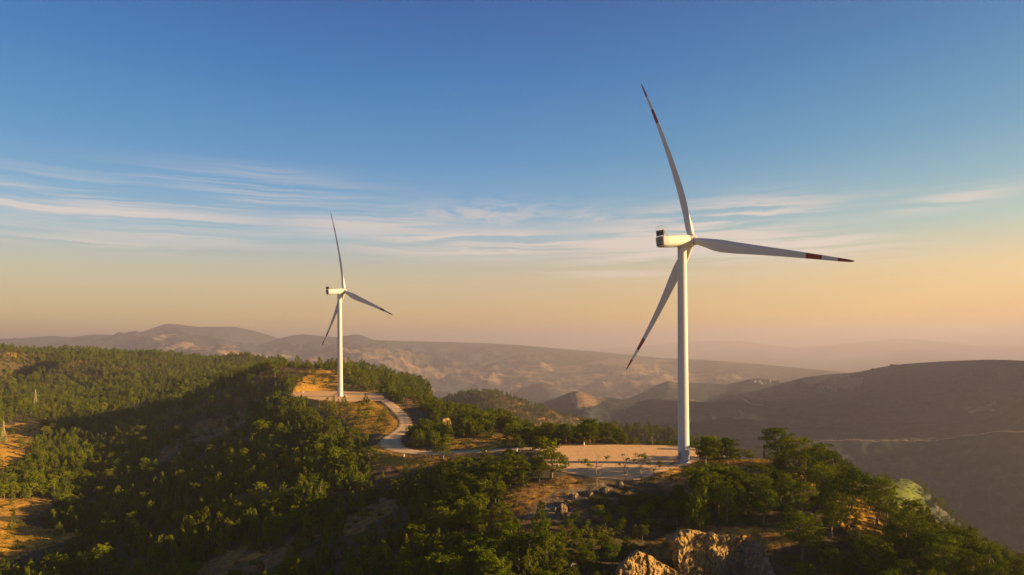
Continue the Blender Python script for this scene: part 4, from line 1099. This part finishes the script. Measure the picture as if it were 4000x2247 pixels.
def cliff(name, pts, D0, face, depth, label, seed, ncol):
    """a rocky wall with upright buttresses: pts are (px, py) of its top edge"""
    P = [unproj(px, py, D) for px, py, D in pts]
    NU, NVs = 260, 110
    P = np.array(chaikin([tuple(p) for p in P], 2, False))
    s = np.append(0, np.cumsum(np.linalg.norm(np.diff(P[:, :2], axis=0), axis=1))); u = np.linspace(0, s[-1], NU)
    px, py, pz = [np.interp(u, s, P[:, k]) for k in range(3)]
    t = np.linspace(0, 1, NVs)
    U, Tt = np.meshgrid(u, t, indexing='ij')
    edge = sstep(0, 3., u) * sstep(0, 3., s[-1] - u)
    topn = .9 * fbm(u / 2.2, u * 0 + seed, 3, seed)
    fr = u / s[-1] * ncol + .25 * fbm(u / 4, u * 0, 2, seed + 1); saw = fr - np.floor(fr)
    butt = 1.5 * (1 - saw) * sstep(0, .16, saw) + .5 * fbm(u / 3, u * 0 + 3, 2, seed + 2)
    split = .58
    ft = np.clip(Tt / split, 0, 1); bt = np.clip((Tt - split) / (1 - split), 0, 1)
    z = pz[:, None] - face * (1 - ft) * edge[:, None] - 1.5 * (1 - ft) * (1 - edge[:, None]) + topn[:, None] * sstep(.55, 1, ft) * (1 - bt) - 1.6 * bt ** 1.5
    z = z - .6 * (1 - edge[:, None])
    y = py[:, None] - (butt[:, None] * (1 - .35 * ft) + 2.4 * (1 - ft) ** 1.2) * edge[:, None] + depth * bt
    n = .85 * (ridged(U / 2.4, z / 2.8, 5, seed + 5) - .62) + .42 * fbm(U / .7, z / .7, 4, seed + 6)
    y = y - n * (1 - bt * .8) * 1.35
    x = px[:, None] + .35 * fbm(U / 1.1, z / 1.1 + 9, 3, seed + 8) * 1.2 + 0 * z
    z = z + .35 * fbm(U / 1.3 + 4, y / 1.3, 4, seed + 9)
    me = np_mesh(name, np.stack([x, y, z], -1).reshape(-1, 3), (lambda i: np.stack([i, i + NVs, i + NVs + 1, i + 1], -1).reshape(-1, 4))(np.arange(NU - 1)[:, None] * NVs + np.arange(NVs - 1)[None, :]), [M_CLIFF])
    return tag(link(bpy.data.objects.new(name, me)), label, 'rock')
cliff('rock_cliff', CLIFF_PX, 160, 13, 7, 'golden sunlit cliff of rough upright buttresses at the bottom of the photo', 31, 4.6)
cliff('rock_cliff', [(1535,1455,146),(1575,1408,147),(1600,1386,148),(1630,1394,150),(1665,1420,152),(1720,1440,154)], 150, 9, 5, 'lower jagged rock left of the sunlit cliff at the bottom edge', 37, 2.6)

# ------------------------------------------------------------------ small things by the road and the pads
def ground_z(x, y): return float(zfun(np.array([x]), np.array([y]))[0])
pm = MB(); pm.lathe([(.26, -.3), (.26, 1.15), (.22, 1.22), (.05, 1.25)], 10); post_mesh = pm.mesh('post', [M_POST], True)
bm_ = MB(); bm_.lathe([(.27, .8), (.27, 1.0)], 10); band_mesh = bm_.mesh('reflector_band', [M_RED], True)
def post(px, py, D, label, s=1.):
    p = unproj(px, py, D); o = empty('marker_post', (p[0], p[1], ground_z(p[0], p[1])), 0, s); tag(o, label, 'marker post', 'white marker posts')
    link(bpy.data.objects.new('post', post_mesh), o); link(bpy.data.objects.new('reflector_band', band_mesh), o)
for q in [(1016,1140,296,'white marker post on the outer edge of the hairpin bend'),
          (1197,1112,312,'white marker post standing in the grass above the lower road'),
          (1222,1142,286,'white marker post on the near verge of the lower road'),
          (1300,1139,280,'white marker post where the lower road reaches the nearer pad'),
          (1427,1155,250,'white marker post beside the dark bushes on the nearer pad'),
          (1404,1178,238,'white marker post at the near left corner of the gravel pad'),
          (1469,1118,288,'white marker post at the far edge of the nearer gravel pad'),
          (1096,1058,420,'white marker post beside the upper road below the farther pad')]: post(*q, s=1.15)
def cabinet(px, py, D, s, label):
    p = unproj(px, py, D); o = empty('electrical_cabinet', (p[0], p[1], ground_z(p[0], p[1])), .3); tag(o, label, 'electrical cabinet')
    b = MB(); b.box((0, 0, .9 * s), (1.5 * s, 1.1 * s, 1.7 * s)); b.obj('body', [M_POST], o, False)
    b = MB(); b.box((0, 0, 1.82 * s), (1.75 * s, 1.3 * s, .12 * s)); b.obj('roof', [M_POST], o, False)
    b = MB(); b.box((0, -.56 * s, .9 * s), (.05, .03, 1.4 * s)); b.box((.3 * s, -.57 * s, .95 * s), (.06, .05, .3 * s)); b.obj('door_handle', [M_DARK], o, False)
    b = MB(); b.box((0, 0, -.1), (1.8 * s, 1.4 * s, .3)); b.obj('plinth', [M_GREY], o, False)
cabinet(869, 999, 512, .95, 'pale electrical cabinet beside the foot of the farther turbine')
cabinet(763, 975, 560, .75, 'small white box at the foot of the cut rock face behind the farther pad')

def pylon(px, py, D, hpx, label):
    p = unproj(px, py, D); h = hpx * D / F; o = empty('electricity_pylon', (p[0], p[1], ground_z(p[0], p[1])), .25); tag(o, label, 'electricity pylon', 'lattice pylons on the left')
    w0, w1 = h * .13, h * .028; rad = .12
    def c(sx, sy, t):
        w = (w0 + (w1 - w0) * min(1, t / .62) ** .8) if t < .62 else w1 * (1 - .6 * (t - .62) / .38)
        return (sx * w, sy * w, t * h)
    lat = MB(); ts = [0, .12, .24, .35, .45, .54, .62, .70, .78, .86, .94, 1.]
    for sx in (-1, 1):
        for sy in (-1, 1): lat.tube([c(sx, sy, t) for t in ts], rad, 5)
    for a, b in zip(ts[:-1], ts[1:]):
        for (q, w) in (((-1, -1), (1, -1)), ((-1, 1), (1, 1)), ((-1, -1), (-1, 1)), ((1, -1), (1, 1))):
            lat.tube([c(*q, a), c(*w, b)], rad * .6, 4); lat.tube([c(*w, a), c(*q, b)], rad * .6, 4)
    lat.obj('lattice_mast', [M_GALV], o, False)
    for t, L in ((.70, .20), (.84, .15)):
        b = MB()
        for sx in (-1, 1):
            b.tube([(0, 0, h * t), (sx * L * h, 0, h * t)], rad * .8, 5); b.tube([(0, 0, h * (t + .06)), (sx * L * h, 0, h * t)], rad * .7, 5)
        arm = b.obj('cross_arm', [M_GALV], o, False)
        for sx in (-1, 1):
            b = MB(); b.tube([(sx * L * h, 0, h * t), (sx * L * h, 0, h * t - 1.6)], .12, 6); b.obj('insulator', [M_DARK], arm, False)
pylon(90, 1066, 745, 50, 'yellowish lattice pylon among the sunlit trees above the sandy clearing')
pylon(10, 1150, 560, 54, 'lattice pylon at the left edge of the photo over the sandy clearing')

# villages far off in the valley: small houses with tiled roofs
def house_mesh(w, d, h):
    a = MB(); a.box((0, 0, h / 2 - 1), (w, d, h + 2)); b = MB(); e = .7
    P = [(-w / 2 - e, -d / 2 - e, h), (w / 2 + e, -d / 2 - e, h), (w / 2 + e, d / 2 + e, h), (-w / 2 - e, d / 2 + e, h), (-w / 2 - e, 0, h + d * .32), (w / 2 + e, 0, h + d * .32)]
    b.add(P, [(0, 1, 5, 4), (2, 3, 4, 5), (0, 4, 3), (1, 2, 5), (3, 2, 1, 0)])
    return a.mesh('wall', [M_WALLP], False), b.mesh('roof', [M_ROOF], False)
HM = [house_mesh(13, 9, 6), house_mesh(17, 10, 8.5), house_mesh(11, 8, 5)]
hr = np.random.default_rng(8)
for (x0, x1, y0, y1, n, r0_, lab, grp) in [(1890, 1965, 957, 967, 11, 2500., 'tiny pale house in the hilltop village right of the nearer tower', 'houses of the hilltop village')]:
    for k in range(n):
        q = hit(hr.uniform(x0, x1), hr.uniform(y0, y1), r0_)
        if not q or math.hypot(*q) < r0_ * 1.03: continue
        o = empty('village_house', (q[0], q[1], ground_z(*q) + .5), hr.uniform(0, 3.1), hr.uniform(.9, 1.5)); tag(o, lab, 'house', grp)
        wm, rm = HM[k % 3]; link(bpy.data.objects.new('wall', wm), o); link(bpy.data.objects.new('roof', rm), o)

def log(px, py, D, lpx, rz, label):
    p = unproj(px, py, D); L = lpx * D / F; b = MB(); rng = np.random.default_rng(4)
    z0 = ground_z(p[0], p[1]); z1 = ground_z(p[0] + math.cos(rz) * L, p[1] + math.sin(rz) * L)
    b.tube([(math.cos(rz) * L * t, math.sin(rz) * L * t, .25 + (z1 - z0) * t + .12 * math.sin(5 * t)) for t in (0, .2, .4, .6, .8, 1)], [.34, .32, .28, .26, .2, .14], 9)
    for t in (.45, .7): b.tube([(math.cos(rz) * L * t, math.sin(rz) * L * t, .3 + (z1 - z0) * t), (math.cos(rz + .8) * L * .3 + math.cos(rz) * L * t, math.sin(rz + .8) * L * .3 + math.sin(rz) * L * t, 1.3 + (z1 - z0) * t)], [.12, .04], 6)
    o = b.obj('fallen_log', [M_DEAD], None); o.location = (p[0], p[1], z0); tag(o, label, 'log')
log(2330, 1405, 160, 60, -.5, 'sunlit fallen trunk near the bottom right corner')
log(2185, 1312, 180, 26, -.4, 'short fallen log on the sunlit bare slope')

# ------------------------------------------------------------------ haze: the evening air over the whole scene
hm = bpy.data.materials.new('evening_haze'); hm.use_nodes = True
t = NT(hm); t.n.remove(t.n['Principled BSDF'])
pv = t.new('ShaderNodeVolumePrincipled', inp={'Color': (.525, .475, .56, 1), 'Density': HAZE, 'Anisotropy': .25})
t.l.new(pv.outputs[0], t.n['Material Output'].inputs['Volume'])
HTOP = max(ZMAX, 150) + 6.

hb = MB(); hb.box((2000, 22000, (HTOP + ZMIN - 1) / 2), (84000, 52000, HTOP - ZMIN + 1)); ho = hb.obj('haze', [hm], None, False); tag(ho, kind='stuff')
ho['label'] = 'warm evening haze filling the valley and fading the far mountains'

# ------------------------------------------------------------------ sky, sun, camera
w = bpy.data.worlds.new('World'); sc.world = w; w.use_nodes = True
t = NT(w); bg = t.n['Background']
sky = t.new('ShaderNodeTexSky', sky_type='NISHITA', sun_disc=False, sun_elevation=SUN_EL, sun_rotation=SUN_AZ, altitude=900., air_density=1.2, dust_density=1.2, ozone_density=2.2)
d = t.new('ShaderNodeTexCoord').outputs['Generated']
sp = t.new('ShaderNodeSeparateXYZ', inp={0: d})
el = t.math('MULTIPLY', t.math('ARCSINE', sp.outputs[2]), 180 / math.pi)
az = t.math('MULTIPLY', t.math('ARCTAN2', sp.outputs[0], sp.outputs[1]), 180 / math.pi)
grade = t.ramp(t.rng(el, 0, 40), SKYRAMP)
side = t.ramp(t.rng(az, -45, 60), [(0, (.92, 1.0, 1.0)), (.42, (1, 1, 1)), (.75, (1.3, 1.15, .8)), (1, (1.6, 1.32, .7))])
side = t.mix(t.rng(el, 3, 26, 1, .35), (1, 1, 1), side)
grade = t.mix(1.0, grade, side, 'MULTIPLY')
# high cirrus: streaked noise over the dome of the sky
def streaks(ax, ay, rot, seedv, warp, det=6):
    v = t.new('ShaderNodeCombineXYZ', inp={0: az, 1: el, 2: seedv}).outputs[0]
    wv = t.new('ShaderNodeTexNoise', inp={'Vector': v, 'Scale': .16, 'Detail': 3}).outputs['Color']
    v = t.mix(1.0, v, t.mix(1.0, wv, (warp, warp * .35, 0), 'MULTIPLY'), 'ADD')
    v = t.new('ShaderNodeMapping', inp={'Vector': v, 'Rotation': (0, 0, rot), 'Scale': (ax, ay, 1)}).outputs[0]
    return t.noise(v, 1.0, det, .64, .5)
def gauss(a0, e0, sa, se, tilt=0.):
    da = t.math('SUBTRACT', az, a0); de = t.math('SUBTRACT', t.math('SUBTRACT', el, e0), t.math('MULTIPLY', da, tilt))
    q = t.math('ADD', t.math('POWER', t.math('DIVIDE', da, sa), 2.), t.math('POWER', t.math('DIVIDE', de, se), 2.))
    return t.math('EXPONENT', t.math('MULTIPLY', q, -1.))
s1 = streaks(.036, 1.25, R(-1.2), 1., 2.2, 10)
s2 = streaks(.055, 1.5, R(2.0), 7., 2.6, 10)
s3 = streaks(.26, 1.3, R(4), 3., 4., 8)
banks = [(-31, 9.3, 14, 1.9, -.03, s1, .50), (-19, 11.4, 9, 1.5, -.04, s1, .30), (-33, 7.1, 11, .5, -.02, s1, .40), (-12, 9.6, 9, 1.5, 0, s1, .42),
         (-2, 8.0, 10, 1.1, -.01, s2, .80), (-3, 10.2, 7, 1.3, .02, s3, .30), (6, 9.6, 4, 1.2, .1, s3, .28), (14, 7.6, 10, 1.7, -.03, s2, .78), (17, 9.7, 8, 1.2, .05, s2, .62), (21, 7.2, 8, 1.1, -.05, s2, .70),
         (9, 5.4, 7, .35, -.01, s2, .35), (33, 9.6, 4, .7, .1, s2, .34), (-19, 13.0, 7, .6, -.05, s1, .16)]
cov = None
for a0, e0, sa, se, tl, s_, amp in banks:
    c = t.math('MULTIPLY', gauss(a0, e0, sa, se, tl), t.math('MULTIPLY', t.math('SMOOTH_MIN', t.math('MAXIMUM', t.math('MULTIPLY', t.math('SUBTRACT', s_, .43 if s_ is s1 else .425), 8.5), 0.), 1.15, .2), amp * 1.6))
    cov = c if cov is None else t.math('MAXIMUM', cov, c)
cov = t.math('MINIMUM', cov, .85)
grade = t.mix(cov, grade, CLOUD)
col = t.mix(.88, t.mix(1.0, sky.outputs[0], (1, 1, 1), 'MULTIPLY'), t.mix(1.0, grade, (1 / SKYSTR,) * 3, 'MULTIPLY'))
t.l.new(col, bg.inputs['Color']); bg.inputs['Strength'].default_value = SKYSTR

sl = bpy.data.lights.new('sun', 'SUN'); sl.energy = SUN; sl.angle = R(.5); sl.color = SUNCOL
so_ = link(bpy.data.objects.new('sun', sl)); so_.location = (300, 0, 200)
sd = Vector((math.sin(SUN_AZ) * math.cos(SUN_EL), math.cos(SUN_AZ) * math.cos(SUN_EL), math.sin(SUN_EL)))
so_.rotation_euler = sd.to_track_quat('Z', 'Y').to_euler()

cam = bpy.data.cameras.new('camera'); co = link(bpy.data.objects.new('camera', cam))
cam.sensor_fit = 'HORIZONTAL'; cam.sensor_width = 36.; cam.lens = 36. * F / 2576.
cam.clip_start = 1.; cam.clip_end = 120000.
cam.shift_y = (Y0 - CY) / 2576.; cam.shift_x = -(Y0 - CY) * math.sin(ROLL) / 2576.
co.matrix_world = Matrix.Translation((0, 0, CAMZ)) @ Matrix.Rotation(math.pi / 2, 4, 'X') @ Matrix.Rotation(-ROLL, 4, 'Z')
sc.camera = co
vs = sc.view_settings; vs.view_transform = 'Standard'; vs.look = 'None'; vs.exposure = EXPO; vs.gamma = 1.; vs.use_curve_mapping = False
cy = sc.cycles
cy.use_denoising = True; cy.max_bounces = 5; cy.diffuse_bounces = 2; cy.glossy_bounces = 1; cy.transmission_bounces = 2; cy.volume_bounces = 1; cy.transparent_max_bounces = 8
cy.sample_clamp_indirect = 4.
